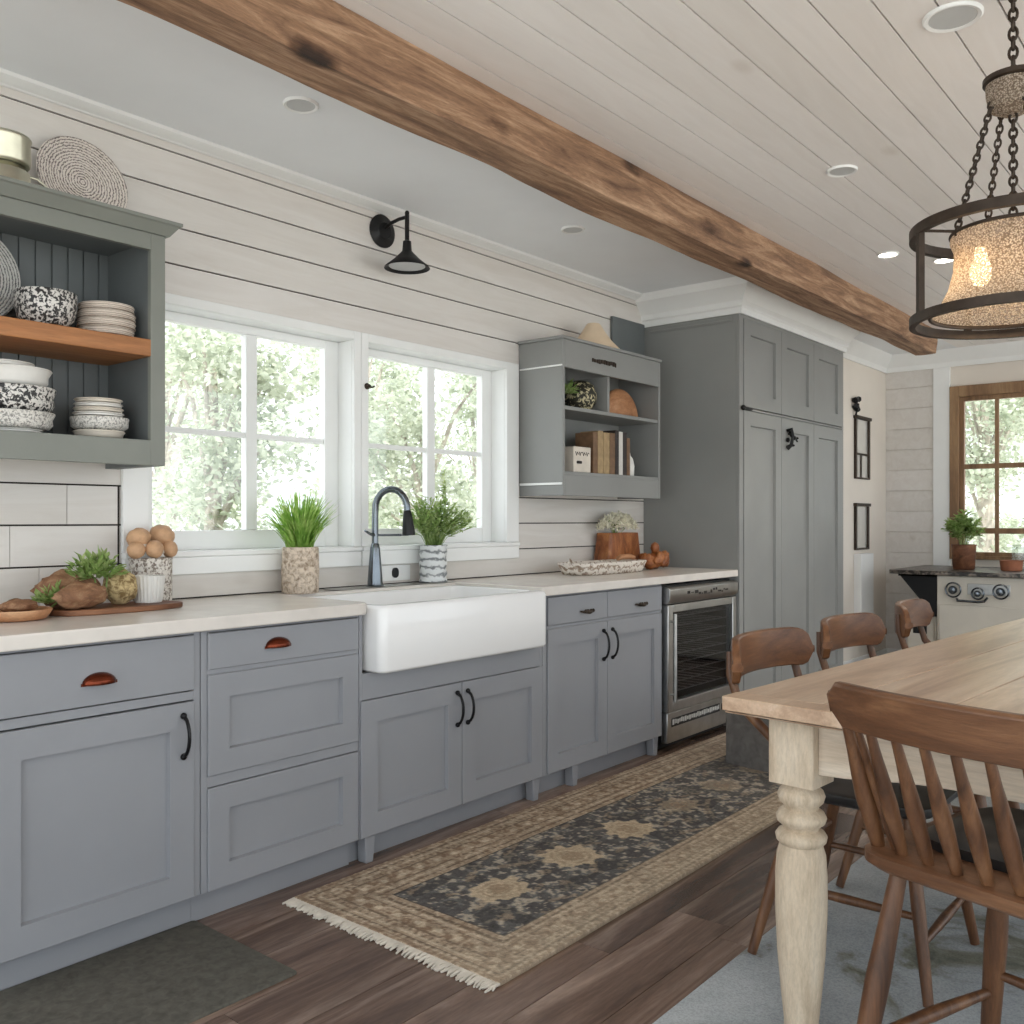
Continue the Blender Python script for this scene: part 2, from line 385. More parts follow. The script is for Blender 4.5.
    def build(s, name, mat, parent=None, local=False, bevel=0, angle=38, origin=None, seg=2, smooth=True):
        me = bpy.data.meshes.new(name)
        if parent is None:
            if origin is None:
                xs = [p.x for p in s.v]; ys = [p.y for p in s.v]; zs = [p.z for p in s.v]
                origin = ((min(xs) + max(xs)) / 2, (min(ys) + max(ys)) / 2, min(zs))
            org = Vector(origin)
        elif local: org = Vector((0, 0, 0))
        else: org = Vector(ORG[parent.name])
        me.from_pydata([tuple(p - org) for p in s.v], [], s.f)
        me.materials.append(mat if not isinstance(mat, str) else M[mat])
        if len(set(s.t)) > 1:
            at = me.color_attributes.new('tint', 'FLOAT_COLOR', 'CORNER')
            buf = []
            for poly, t in zip(s.f, s.t): buf += [t, t, t, 1.0] * len(poly)
            if len(buf) == len(at.data) * 4: at.data.foreach_set('color', buf)
        me.update()
        if smooth:
            me.polygons.foreach_set('use_smooth', [True] * len(me.polygons))
            me.set_sharp_from_angle(angle=math.radians(angle))
        o = bpy.data.objects.new(name, me); COL.objects.link(o)
        if parent is None: o.location = org; ORG[o.name] = tuple(org)
        else: o.parent = parent; ORG[o.name] = (0, 0, 0) if local else tuple(org)
        if bevel:
            b = o.modifiers.new('bevel', 'BEVEL'); b.width = bevel; b.segments = seg; b.limit_method = 'ANGLE'
            b.angle_limit = math.radians(40); b.harden_normals = False
        return o
ORG = {}
def tag(o, label=None, cat=None, group=None, kind=None):
    if label: o['label'] = label
    if cat: o['category'] = cat
    if group: o['group'] = group
    if kind: o['kind'] = kind
    return o
def thing(name, label, cat, loc=(0, 0, 0), rz=0, group=None):
    o = bpy.data.objects.new(name, None); COL.objects.link(o); o.location = loc; o.rotation_euler.z = rz
    o.empty_display_size = .1; ORG[o.name] = tuple(loc); return tag(o, label, cat, group)
def dup(root, loc, rz=None, label=None, group=None, scale=None):
    def cp(o, par):
        c = o.copy(); COL.objects.link(c)
        if par: c.parent = par
        for ch in [x for x in KIDS.get(o.name, [])]: cp(ch, c)
        return c
    KIDS = {}
    for o in bpy.data.objects:
        if o.parent: KIDS.setdefault(o.parent.name, []).append(o)
    r = cp(root, None); r.location = loc
    if rz is not None: r.rotation_euler.z = rz
    if scale: r.scale = scale
    if label: r['label'] = label
    if group: r['group'] = group
    ORG[r.name] = tuple(loc)
    return r
def struct(o): o['kind'] = 'structure'; return o
def one(mb, name, mat, label, cat, group=None, **k): return tag(mb.build(name, mat, **k), label, cat, group)

CZ_ = 2.62          # ceiling height
CT = .93            # worktop height

# ================================================================== SETTING
# floor planks
mb = MB(); PW = .185
x = -.2; k = 0
while x < 5.6:
    y = -1.2 - random.random() * 1.2
    while y < 8.3:
        L = random.uniform(1.1, 2.3); mb.cur = random.random()
        mb.box(x + .0012, x + PW - .0012, max(y + .001, -1.2), min(y + L - .001, 8.3), -.02, 0)
        y += L
        if y > 8.3: break
    x += PW; k += 1
mb.cur = .0
mb.box(-.2, 5.6, -1.2, 8.3, -.05, -.004)
struct(mb.build('floor', 'floor', smooth=False))
# ground outside, made pale to bounce daylight up to the ceiling
mb = MB(); mb.box(-45, 45, -30, 60, -.6, -.5)
struct(mb.build('ground', 'bounce_ground', smooth=False))

# left wall: backing with two openings, then boards between gaps
O1 = (1.712, 2.655); O2 = (2.737, 3.68); OZ = (1.105, 2.0)
def wall_cells(y0, y1, z0, z1, g=0.0):
    """split a board y0..y1, z0..z1 around the two openings"""
    out = []
    OZ_ = (OZ[0] - g, OZ[1] + g); zs = sorted({z0, z1} | {z for z in OZ_ if z0 < z < z1})
    for a, b in zip(zs, zs[1:]):
        mid = (a + b) / 2
        if OZ_[0] < mid < OZ_[1]:
            cur = y0
            for (p, q) in ((O1[0] - g, O1[1] + g), (O2[0] - g, O2[1] + g)):
                if q <= cur or p >= y1: continue
                if p > cur: out.append((cur, min(p, y1), a, b))
                cur = max(cur, q)
            if cur < y1: out.append((cur, y1, a, b))
        else: out.append((y0, y1, a, b))
    return out
mb = MB(); mb.cur = 0.0
for c in wall_cells(-1.2, 8.2, -.05, CZ_, .014): mb.box(-.15, -.010, *c)
wl = struct(mb.build('wall_left', 'gap', smooth=False))
mb = MB()
zs = [2.558 - .1355 * k for k in range(-1, 20)]
for z1, z0 in zip(zs, zs[1:]):
    mb.cur = random.random()
    if z0 < 1.4 and z1 <= 1.45:
        ys = [-1.2, -.5] if random.random() < .5 else [-1.2, -.1]
        y = (.25, .43, .34)[round(z1 * 10) % 3]
        while y < 1.5: ys.append(y); y += .5
        ys.append(1.605)
        for a, b in zip(ys, ys[1:]):
            mb.cur = random.random()
            mb.box(-.012, 0, a + .0012, b - .0012, z0 + .003, min(z1, CZ_) - .003)
        rest = 1.615
    else: rest = -1.2
    mb.cur = random.random()
    for c in wall_cells(rest, 8.2, z0 + .003, min(z1, CZ_) - .003, .014): mb.box(-.012, 0, *c)
o = mb.build('shiplap_boards', 'shiplap', wl, smooth=False)

# far wall, window opening x .99..2.2, z .88..2.32
FW = 8.2; WX = (.99, 2.25); WZ = (.90, 2.315)
mb = MB()
for b in ((-.2, WX[0], -.05, CZ_), (WX[1], 5.6, -.05, CZ_), (WX[0], WX[1], -.05, WZ[0]), (WX[0], WX[1], WZ[1], CZ_)):
    mb.box(b[0], b[1], FW + .012, FW + .16, b[2], b[3])
wf = struct(mb.build('wall_far', 'warmwall', smooth=False))
mb = MB(); z = 2.51
while z > 0:
    mb.cur = random.random()
    for (a, b) in ((.47, .86), (WX[1] + .1, 5.6)):
        mb.box(a, b, FW, FW + .012, z - .1715, z)
    z -= .174
mb.build('shiplap_boards', 'shiplap', wf, smooth=False, bevel=.002)
# return wall beyond the tall cabinet
mb = MB(); mb.box(0, .47, 6.72, FW + .012, -.0, CZ_)
struct(mb.build('wall_return', 'warmwall', smooth=False))
mb = MB(); mb.box(-.2, 5.6, -1.2, 8.36, CZ_ + .012, CZ_ + .1)
ce = struct(mb.build('ceiling', 'plaster', smooth=False))
mb = MB(); mb.box(-.15, 1.06, -1.2, 8.2, CZ_, CZ_ + .012); mb.build('plaster_panel', 'plaster', ce, smooth=False)
mb = MB(); x = 1.06; xe = 1.2
while x < 5.6:
    mb.cur = random.random(); mb.box(x + .0028, xe - .0028, -1.2, 8.2, CZ_, CZ_ + .010); x = xe; xe += .1315
mb.build('ceiling_boards', 'ceilboard', ce, smooth=False)
mb = MB(); mb.box(1.06, 5.6, -1.2, 8.2, CZ_ + .0105, CZ_ + .0118); mb.build('gap_backing', 'gap', ce, smooth=False)

# crown mouldings
def crown(pts_fn, prof, name, mat='white'):
    """prof: list of (out, z); pts_fn(out) -> polyline of (x, y)"""
    mb = MB(); o = 0
    lines = [pts_fn(a) for a, _ in prof]; n = len(lines[0]); m = len(prof)
    for L, (a, z) in zip(lines, prof):
        for p in L: mb.v.append(Vector((p[0], p[1], z)))
    for i in range(m):
        for k in range(n - 1):
            i2 = (i + 1) % m
            mb.face(i * n + k, i * n + k + 1, i2 * n + k + 1, i2 * n + k)
    mb.face(*[i * n for i in range(m)]); mb.face(*[i * n + n - 1 for i in range(m)][::-1])
    return struct(mb.build(name, mat, angle=25))
pr = [(0, 2.588), (.010, 2.588), (.014, 2.592), (.03, 2.596), (.05, 2.608), (.052, CZ_), (0, CZ_)]
crown(lambda a: [(a, -1.2), (a, 5.035)], pr, 'trim_1')
pr2 = [(0, 2.43), (.012, 2.43), (.016, 2.462), (.026, 2.47), (.03, 2.50), (.05, 2.53), (.078, 2.565), (.09, 2.575), (.094, 2.60), (.10, CZ_), (0, CZ_)]
crown(lambda a: [(0.0, 5.035 - a), (.66 + a, 5.035 - a), (.66 + a, 6.70 + a), (.47, 6.70 + a)], pr2, 'trim_2')
pr3 = [(0, 2.48), (.012, 2.48), (.02, 2.52), (.05, 2.56), (.075, 2.60), (.08, CZ_), (0, CZ_)]
crown(lambda a: [(.47 + a, 6.79), (.47 + a, FW - a), (5.6, FW - a)], pr3, 'trim_3')
mb = MB(); mb.box(.86, WX[0], FW - .018, FW + .012, 0, 2.48)
struct(mb.build('trim_4', 'white', bevel=.003))
mb = MB(); mb.box(.47, .485, 6.72, FW, 0, .12); struct(mb.build('baseboard_return', 'white', bevel=.003))
mb = MB(); mb.box(.486, .855, FW - .015, FW, 0, .12); struct(mb.build('baseboard_far', 'white', bevel=.003))

# exposed beam, hewn edges
mb = MB(); N = 150; X0, X1, Z0 = .96, 1.135, 2.455
sec = [(X0, CZ_ - .001), (X0, (CZ_ + Z0) / 2), (X0, Z0), ((X0 + X1) / 2, Z0), (X1, Z0), (X1, (CZ_ + Z0) / 2), (X1, CZ_ - .001)]
for i in range(N + 1):
    y = -1.1 + (7.3 + 1.1) * i / N
    for j, (x, z) in enumerate(sec):
        w = mnoise.noise(Vector((j * 3.7, y * 1.5, 0))) * .026 + mnoise.noise(Vector((j * 3.7, y * 5, 4))) * .006
        dx = w if 0 < j < 6 else w * .4
        dz = (mnoise.noise(Vector((j * 1.3 + 9, y * 1.3, 2))) * .016) if j in (2, 3, 4) else 0
        cx = .012 if j == 2 else (-.012 if j == 4 else 0)
        mb.v.append(Vector((x + dx + cx, y, z + dz)))
for i in range(N):
    for j in range(6): mb.face(i * 7 + j, i * 7 + j + 1, i * 7 + 8 + j, i * 7 + 7 + j)
mb.face(*range(7)); mb.face(*[N * 7 + j for j in range(7)][::-1])
one(mb, 'ceiling_beam', 'beam', 'long rough-hewn knotty timber beam running under the ceiling', 'beam', bevel=0, angle=50)

# ------------------------------------------------------------------ windows over the sink
def left_window(num, a, b, ca, cb):
    """opening a..b; casing runs ca..cb around it"""
    z0, z1 = OZ
    mb = MB()
    mb.box(0, .018, ca, a, z0 - .0, z1 + .038); mb.box(0, .018, b, cb, z0 - .0, z1 + .038)
    mb.box(0, .018, a, b, z1, z1 + .038)
    mb.box(-.135, 0, a - .012, a, z0, z1); mb.box(-.135, 0, b, b + .012, z0, z1)
    mb.box(-.135, 0, a - .012, b + .012, z1, z1 + .012)
    w = struct(mb.build('window_%d' % num, 'white', bevel=.003))
    mb = MB(); mb.box(-.135, .03, ca + .002, cb - .002, z0 - .02, z0); mb.box(0, .022, ca + .002, cb - .002, z0 - .085, z0 - .02)
    mb.build('window_sill', 'white', w, bevel=.004)
    mb = MB(); xa, xb = -.13, -.09; st = .072; ym = (a + b) / 2 + .03; zm = 1.56
    mb.box(xa, xb, a, a + st, z0, z1); mb.box(xa, xb, b - st, b, z0, z1)
    mb.box(xa, xb, a + st, b - st, z0, z0 + .075); mb.box(xa, xb, a + st, b - st, z1 - .035, z1)
    mb.box(xa, xb - .004, ym - .026, ym + .026, z0 + .075, z1 - .035)
    mb.build('window_frame', 'white', w, bevel=.003)
    mb = MB(); mb.box(-.122, -.1, a + st, ym - .026, zm - .011, zm + .011); mb.box(-.122, -.1, ym + .026, b - st, zm - .011, zm + .011)
    mb.build('glazing_bar', 'white', w, bevel=.002)
    mb = MB(); mb.box(-.115, -.111, a + st - .005, b - st + .005, z0 + .07, z1 - .03)
    mb.build('window_pane', 'glass', w, smooth=False)
    return w
left_window(1, O1[0], O1[1], 1.615, 2.695)
left_window(2, O2[0], O2[1], 2.697, 3.778)
mb = MB(); mb.lathe([(.004, 0), (.014, .004), (.014, .008), (.006, .012), (.008, .022), (.002, .028)], (.018, 2.722, 1.805), 14, 'x')
mb.tube([(.04, 2.722, 1.80), (.044, 2.735, 1.80), (.04, 2.75, 1.806)], .004, 8)
one(mb, 'window_latch', 'bronze', 'small dark metal catch on the white post between the two sink windows', 'latch')

# far window, oak frame
mb = MB(); a, b = WX; z0, z1 = WZ
mb.box(a, a + .07, FW - .03, FW + .06, z0, z1); mb.box(b - .07, b, FW - .03, FW + .06, z0, z1)
mb.box(a + .07, b - .07, FW - .03, FW + .06, z1 - .09, z1); mb.box(a, b, FW - .02, FW + .06, z0, z0 + .03)
w3 = struct(mb.build('window_3', 'winwood', bevel=.004))
mb = MB(); a2, b2 = a + .07, b - .07
mb.box(a2, a2 + .035, FW + .0, FW + .045, z0 + .03, z1 - .09); mb.box(b2 - .035, b2, FW, FW + .045, z0 + .03, z1 - .09)
mb.box(a2 + .035, b2 - .035, FW, FW + .045, z1 - .125, z1 - .09); mb.box(a2 + .035, b2 - .035, FW, FW + .045, z0 + .03, z0 + .06)
mb.build('window_frame', 'winwood', w3, bevel=.003)
mb = MB()
for x in (1.335, 1.62, 1.905): mb.box(x - .015, x + .015, FW + .008, FW + .03, z0 + .06, z1 - .125)
for z in (1.655,): mb.box(a2 + .035, b2 - .035, FW + .006, FW + .032, z - .02, z + .02)
mb.box(a2 + .035, b2 - .035, FW + .004, FW + .034, 1.11, 1.155)
mb.build('glazing_bar', 'winwood', w3, bevel=.002)
mb = MB(); mb.box(a2 + .03, b2 - .03, FW + .018, FW + .021, z0 + .05, z1 - .11); mb.build('window_pane', 'glass', w3, smooth=False)

# ================================================================== CABINETS
def bar_pull(parent, y, z0, z1, xf, name='handle', mat='pull', r=.0055, out=.032):
    mb = MB(); n = 10; pts = []
    for i in range(n + 1):
        t = i / n; z = z0 + (z1 - z0) * t
        pts.append((xf + .004 + out * math.sin(PI * min(1, max(0, t))) ** .5 * (1 if 0 < t < 1 else 0), y, z))
    mb.tube(pts, [r * 1.25] + [r] * (n - 1) + [r * 1.25], 8)
    mb.ball((xf + .005, y, z0), .010, 10, 6); mb.ball((xf + .005, y, z1), .010, 10, 6)
    return mb.build(name, mat, parent)
def cup_pull(parent, y, z, xf):
    mb = MB(); mb.ball((xf, y, z - .008), (.030, .047, .028), 20, 12, zmin=-.15)
    mb.box(xf - .001, xf + .0035, y - .05, y + .05, z - .014, z - .006)
    o = mb.build('handle', 'copper', parent, bevel=0); tag(o, 'dark copper cup pull'); return o
def ornate_pull(parent, y, z, xf):
    mb = MB(); mb.tube([(xf + .002, y - .045, z), (xf + .02, y - .03, z - .004), (xf + .024, y, z - .006), (xf + .02, y + .03, z - .004), (xf + .002, y + .045, z)], [.004, .005, .008, .005, .004], 8)
    for dy in (-.03, -.012, .012, .03): mb.ball((xf + .022, y + dy, z + .004 - .003), (.007, .010, .009), 8, 6)
    return mb.build('handle', 'bronze', parent)
XB, XF = .598, .62
def carcass(t, y0, y1, z0=.098, z1=.888, notch=None):
    """face frame behind the doors plus end panels, with the toe-kick"""
    mb = MB()
    mb.box(.03, XB - .002, y0 + .001, y0 + .019, z0, z1); mb.box(.03, XB - .002, y1 - .019, y1 - .001, z0, z1)
    mb.box(.03, XB - .002, y0 + .019, y1 - .019, z0, z0 + .018); mb.box(.02, .03, y0 + .001, y1 - .001, z0, z1)
    return mb.build('carcass', 'grey', t, smooth=False)
def face_frame(t, y0, y1, zr, st0=.02, st1=.02, z0=.098, z1=.888, x=.612):
    mb = MB(); mb.box(XB - .002, x, y0 + .001, y0 + st0, z0, z1); mb.box(XB - .002, x, y1 - st1, y1 - .001, z0, z1)
    for a, b in zr: mb.box(XB - .002, x, y0 + st0, y1 - st1, a, b)
    return mb.build('face_frame', 'grey', t, bevel=.0015)
def toe(t, y0, y1, x=.56):
    mb = MB(); mb.box(x - .018, x, y0, y1, .0, .098); return mb.build('toe_kick', 'grey', t, smooth=False)
def foot(t, y, x1=.605, w=.05):
    mb = MB(); mb.prism([(y - w / 2, .098), (y - w / 2 + .006, 0), (y + w / 2 - .012, 0), (y + w / 2, .098)], 'x', x1 - .045, x1)
    return mb.build('foot', 'grey', t, bevel=.003)

t = thing('base_cabinet', 'grey base cabinet nearest the camera, one drawer with copper cup pull above one door', 'cabinet', (.3, 1.24, 0), group='grey base cabinets under the worktop')
carcass(t, .925, 1.545); face_frame(t, .925, 1.545, [(.098, .106), (.686, .712), (.88, .888)], .022, .022)
toe(t, .925, 1.545)
mb = MB(); mb.slab(.95, 1.521, .716, .878, XB, XF); d = mb.build('drawer', 'grey', t); cup_pull(d, 1.232, .785, XF)
mb = MB(); mb.shaker(.95, 1.521, .10, .682, XB, XF, .078); d = mb.build('door', 'grey', t); bar_pull(d, 1.483, .525, .645, XF)

t = thing('base_cabinet', 'grey three-drawer base cabinet between the nearest door cabinet and the sink cabinet', 'cabinet', (.3, 1.85, 0), group='grey base cabinets under the worktop')
carcass(t, 1.546, 2.163); face_frame(t, 1.546, 2.163, [(.098, .103), (.412, .445), (.752, .768), (.88, .888)], .022, .006)
toe(t, 1.546, 2.163)
mb = MB(); mb.slab(1.568, 2.158, .768, .878, XB, XF); d = mb.build('drawer', 'grey', t); cup_pull(d, 1.818, .825, XF)
mb = MB(); mb.shaker(1.568, 2.158, .447, .752, XB, XF, .072); mb.build('drawer', 'grey', t)
mb = MB(); mb.shaker(1.568, 2.158, .10, .410, XB, XF, .072); mb.build('drawer', 'grey', t)

t = thing('sink_cabinet', 'grey two-door cabinet under the white farmhouse sink', 'cabinet', (.3, 2.69, 0), group='grey base cabinets under the worktop')
mb = MB(); y0, y1 = 2.165, 3.212
mb.box(.03, XB - .002, y0 + .001, y0 + .018, .098, .888); mb.box(.03, XB - .002, y1 - .018, y1 - .001, .098, .888)
mb.box(.03, XB - .002, y0 + .018, y1 - .018, .098, .116); mb.build('carcass', 'grey', t, smooth=False)
mb = MB(); mb.box(XB - .002, .612, y0 + .001, y0 + .016, .098, .888); mb.box(XB - .002, .612, y1 - .020, y1 - .001, .098, .888)
mb.box(XB - .002, .612, y0 + .016, y1 - .02, .584, .678); mb.build('face_frame', 'grey', t, bevel=.0015)
toe(t, y0, y1, .545)
for a, b, hy in ((2.170, 2.688, 2.658), (2.692, 3.206, 2.718)):
    mb = MB(); mb.shaker(a, b, .10, .582, XB, XF, .078); d = mb.build('door', 'grey', t); bar_pull(d, hy, .42, .545, XF)
foot(t, 2.225); foot(t, 3.18)

t = thing('base_cabinet', 'grey base cabinet right of the sink with two small drawers over two narrow doors', 'cabinet', (.3, 3.71, 0), group='grey base cabinets under the worktop')
y0, y1 = 3.214, 4.222
carcass(t, y0, y1); face_frame(t, y0, y1, [(.098, .103), (.738, .752), (.88, .888)], .03, .006)
toe(t, y0, y1, .55)
for a, b, hy in ((3.246, 3.708, 3.53), (3.712, 4.214, 4.0)):
    mb = MB(); mb.slab(a, b, .754, .878, XB, XF); d = mb.build('drawer', 'grey', t); ornate_pull(d, hy, .80, XF)
for a, b, hy in ((3.246, 3.708, 3.672), (3.712, 4.214, 3.748)):
    mb = MB(); mb.shaker(a, b, .10, .738, XB, XF, .075); d = mb.build('door', 'grey', t); bar_pull(d, hy, .56, .695, XF)
foot(t, 3.47); foot(t, 4.18)

# worktop with sink cut-out
def arc(cx, cy, r, a0, a1, n=6): return [(cx + r * math.cos(a0 + (a1 - a0) * i / n), cy + r * math.sin(a0 + (a1 - a0) * i / n)) for i in range(n + 1)]
SY0, SY1 = 2.205, 3.160
mb = MB()
pts = [(.002, .93), (.65, .93)] + arc(.56, SY0 - .105, .09, 0, PI / 2, 7) + [(.135, SY0 - .015), (.135, SY1 + .006), (.645, SY1 + .006), (.65, SY1 + .012), (.65, 5.03), (.002, 5.03)]
pts = [(.002, .93), (.65, .93), (.65, SY0 - .06), (.638, SY0 - .028), (.61, SY0 - .008), (.58, SY0 - .004), (.135, SY0 - .004), (.135, SY1 + .004), (.65, SY1 + .004), (.65, 5.03), (.002, 5.03)]
mb.prism(pts, 'z', .890, CT)
one(mb, 'kitchen_worktop', 'counter', 'long pale stone worktop over the grey base cabinets, cut out around the sink', 'worktop', bevel=.004)

# farmhouse sink
x0, x1 = .14, .69; zt = .918
mb = MB()
o_ = [(x0 + .02, x1 - .006, SY0 + .008, SY1 - .008, .682, .03), (x0, x1, SY0, SY1, .692, .035), (x0, x1, SY0, SY1, zt - .014, .035), (x0 + .004, x1 - .004, SY0 + .004, SY1 - .004, zt - .004, .035), (x0 + .012, x1 - .012, SY0 + .012, SY1 - .012, zt, .035),
      (x0 + .04, x1 - .05, SY0 + .035, SY1 - .035, zt, .05), (x0 + .046, x1 - .056, SY0 + .041, SY1 - .041, zt - .008, .05), (x0 + .05, x1 - .06, SY0 + .045, SY1 - .045, .74, .06), (x0 + .08, x1 - .09, SY0 + .075, SY1 - .075, .715, .06)]
mb.loft(o_, .035, 6)
t = thing('farmhouse_sink', 'white fireclay apron-front farmhouse sink set between the grey cabinets', 'sink', (.42, 2.67, .682))
mb.build('basin', 'ceramic', t, angle=60)
mb = MB(); mb.lathe([(.005, .716), (.04, .716), (.043, .719), (.03, .7205), (.004, .7185)], (.40, 2.67, 0), 24); mb.build('drain', 'steel', t)

# tap
t = thing('kitchen_faucet', 'gunmetal gooseneck pull-down tap on the worktop behind the sink', 'faucet', (.10, 2.70, CT))
mb = MB(); mb.lathe([(.037, CT + .006), (.038, CT + .010), (.033, CT + .012), (.033, CT + .02), (.027, CT + .1), (.021, CT + .17), (.017, CT + .185), (.015, CT + .19)], (.10, 2.70, 0), 22)
mb.build('base', 'gunmetal', t)
mb = MB(); pts = [(.10, 2.70, CT + .18), (.10, 2.70, CT + .30)]
for i in range(1, 13):
    a = PI - PI * 1.02 * i / 12; r = .083
    pts.append((.10 + r * .82 + r * .82 * math.cos(a), 2.70 + (r * .36) + r * .36 * math.cos(a), CT + .335 + r * 1.05 * math.sin(a)))
mb.tube(pts, .0145, 12); mb.build('spout', 'gunmetal', t)
ex, ey, ez = pts[-1]
mb = MB(); mb.turned((ex, ey, ez + .005), (ex + .006, ey + .004, ez - .105), [(0, .013), (.1, .017), (.4, .022), (.75, .026), (1, .028)], 16); tag(mb.build('spray_head', 'black', t), 'black spray head')
mb = MB(); mb.tube([(.10, 2.70, CT + .225), (.115, 2.66, CT + .23), (.115, 2.63, CT + .245)], [.008, .006, .005], 10); mb.rod((.10, 2.70, CT + .225), (.155, 2.80, CT + .225), .0055)
mb.torus((.16, 2.81, CT + .225), .02, .004, 20, 6); mb.build('lever', 'gunmetal', t)

# thin steel deck tray round the tap
mb = MB(); mb.loft([(.045, .132, 2.46, 3.17, CT + .0005, .02), (.042, .134, 2.455, 3.175, CT + .004, .02), (.046, .130, 2.46, 3.17, CT + .0055, .02), (.052, .124, 2.47, 3.16, CT + .003, .015)], .02)
mb2 = mb; one(mb2, 'deck_plate', 'steel', 'thin steel deck plate lying behind the sink under the tap', 'deck plate')
# move items slightly above plate: z PLT
PLT = CT + .0055

# outlet on backsplash
t = thing('wall_outlet', 'white wall plate with a black oval socket beside the tap', 'outlet', (0, 2.90, .96))
mb = MB(); mb.box(0, .006, 2.80, 3.00, .945, 1.015); mb.build('plate', 'white', t, bevel=.003)
mb = MB(); mb.loft([(2.885, 2.922, .958, 1.004, .0062, .018), (2.885, 2.922, .958, 1.004, .013, .018)], .018)
for i in range(len(mb.v)): v = mb.v[i]; mb.v[i] = Vector((v.z, v.x, v.y))
mb.build('socket', 'black', t)

# ------------------------------------------------------------------ under-counter cooler
t = thing('wine_cooler', 'stainless under-counter drinks cooler with dark wire-racked glass door', 'appliance', (.3, 4.62, 0))
Y0, Y1 = 4.232, 5.02
mb = MB(); mb.box(.03, .60, Y0, Y0 + .012, .04, .875); mb.box(.03, .60, Y1 - .012, Y1, .04, .875); mb.box(.03, .60, Y0 + .012, Y1 - .012, .04, .06)
mb.box(.03, .60, Y0 + .012, Y1 - .012, .86, .875); mb.box(.03, .05, Y0 + .012, Y1 - .012, .06, .86); mb.box(.05, .57, Y0 + .02, Y1 - .02, .012, .04)
mb.build('body', 'dark', t, smooth=False)
mb = MB(); f0, f1 = Y0 + .004, Y1 - .004
mb.box(.602, .645, f0, f0 + .05, .215, .775); mb.box(.602, .645, f1 - .045, f1, .215, .775)
mb.box(.602, .645, f0 + .05, f1 - .045, .735, .775); mb.box(.602, .645, f0 + .05, f1 - .045, .215, .268)
d = mb.build('door', 'steel', t, bevel=.003)
mb = MB(); mb.box(.618, .624, f0 + .05, f1 - .045, .268, .735); mb.build('glass_pane', 'smoked', d, smooth=False)
mb = MB(); mb.rod((.672, f0 + .026, .27), (.672, f0 + .026, .73), .009, n=12)
for z in (.31, .69): mb.rod((.645, f0 + .026, z), (.672, f0 + .026, z), .006)
mb.build('handle', 'steel', d)
mb = MB(); mb.prism([(.602, .780), (.640, .780), (.655, .80), (.655, .855), (.640, .868), (.602, .868)], 'y', f0, f1)
cp = mb.build('control_panel', 'steel', t, bevel=.002)
mb = MB(); rr = random.Random(5); y = 4.42
while y < 4.86:
    w = rr.uniform(.012, .04); z = rr.uniform(.812, .83)
    mb.box(.6552, .6562, y, y + w, z, z + rr.uniform(.004, .018)); y += w + rr.uniform(.004, .012)
mb.build('panel_markings', 'ink', cp, smooth=False)
mb = MB(); mb.box(.602, .64, f0, f1, .055, .212); vp = mb.build('lower_panel', 'steel', t, bevel=.003)
mb = MB(); mb.box(.6402, .6415, f0 + .04, f1 - .20, .135, .180); mb.build('vent_grille', 'dark', vp, smooth=False)
mb = MB(); y = f0 + .05
while y < f1 - .22: w = rr.uniform(.008, .02); mb.box(.6416, .6424, y, y + w, .145 + rr.uniform(0, .006), .168 + rr.uniform(0, .006)); y += w + .006
mb.build('lettering', 'rack', vp, smooth=False)
for yy in (f1 - .18, f1 - .12): mb = MB(); mb.box(.6402, .642, yy, yy + .045, .14, .175); mb.build('button', 'dark', vp, smooth=False)
for k in range(9):
    z = .30 + k * .05; mb = MB(); mb.rod((.585, Y0 + .02, z), (.585, Y1 - .02, z), .0035, n=6); mb.rod((.08, Y0 + .02, z), (.08, Y1 - .02, z), .0035, n=6)
    for j in range(9):
        y = Y0 + .06 + j * .083; mb.rod((.08, y, z + .004), (.585, y, z + .004), .002, n=5)
    mb.build('wire_rack', 'rack', t)

# ------------------------------------------------------------------ tall built-in cabinet
t = thing('tall_cabinet', 'tall grey built-in fridge cabinet reaching the ceiling beside the drinks cooler', 'cabinet', (.33, 5.87, 0))
A, B = 5.036, 6.70
mb = MB(); mb.box(.002, .635, A, B, .10, 2.60); mb.box(.002, .58, A + .01, B - .01, 0, .10); mb.box(.635, .655, A, A + .05, .10, 2.60); mb.box(.635, .655, B - .03, B, .1, 2.6)
mb.box(.635, .655, A + .05, B - .03, 2.41, 2.60); mb.box(.635, .655, A + .05, B - .03, 1.872, 1.885)
cb = mb.build('body', 'greytall', t, bevel=.002)
mb = MB(); mb.box(.05, .62, A - .006, A, 2.385, 2.42); mb.box(.05, .60, A - .012, A - .006, 2.39, 2.40); mb.build('frieze_strip', 'greytall', t, bevel=.002)
ys = [A + .052, A + .052 + .528, A + .052 + 1.055, B - .032]
for i in range(3):
    mb = MB(); mb.shaker(ys[i] + .002, ys[i + 1] - .002, 1.889, 2.408, .636, .66, .085, .016, .003); mb.build('upper_door', 'greytall', t)
    mb = MB(); mb.shaker(ys[i] + .002, ys[i + 1] - .002, .105, 1.868, .636, .66, .085, .016, .003); d = mb.build('door', 'greytall', t)
    if i == 1:
        mb = MB(); mb.tube([(.662, 5.70, 1.79), (.69, 5.70, 1.80), (.70, 5.70, 1.76), (.69, 5.70, 1.70), (.662, 5.70, 1.68)], [.012, .012, .009, .012, .018], 8)
        for dy, dz, r in ((.04, 1.77, .02), (.08, 1.75, .014), (.02, 1.79, .018), (-.02, 1.73, .016), (.06, 1.70, .008), (.12, 1.75, .008)): mb.ball((.675, 5.70 + dy, dz), (.013, r, r), 10, 6, jit=.3)
        mb.tube([(.67, 5.70, 1.77), (.672, 5.78, 1.76), (.67, 5.84, 1.73)], .006, 6)
        tag(mb.build('handle', 'black', d), 'black ornate iron latch')
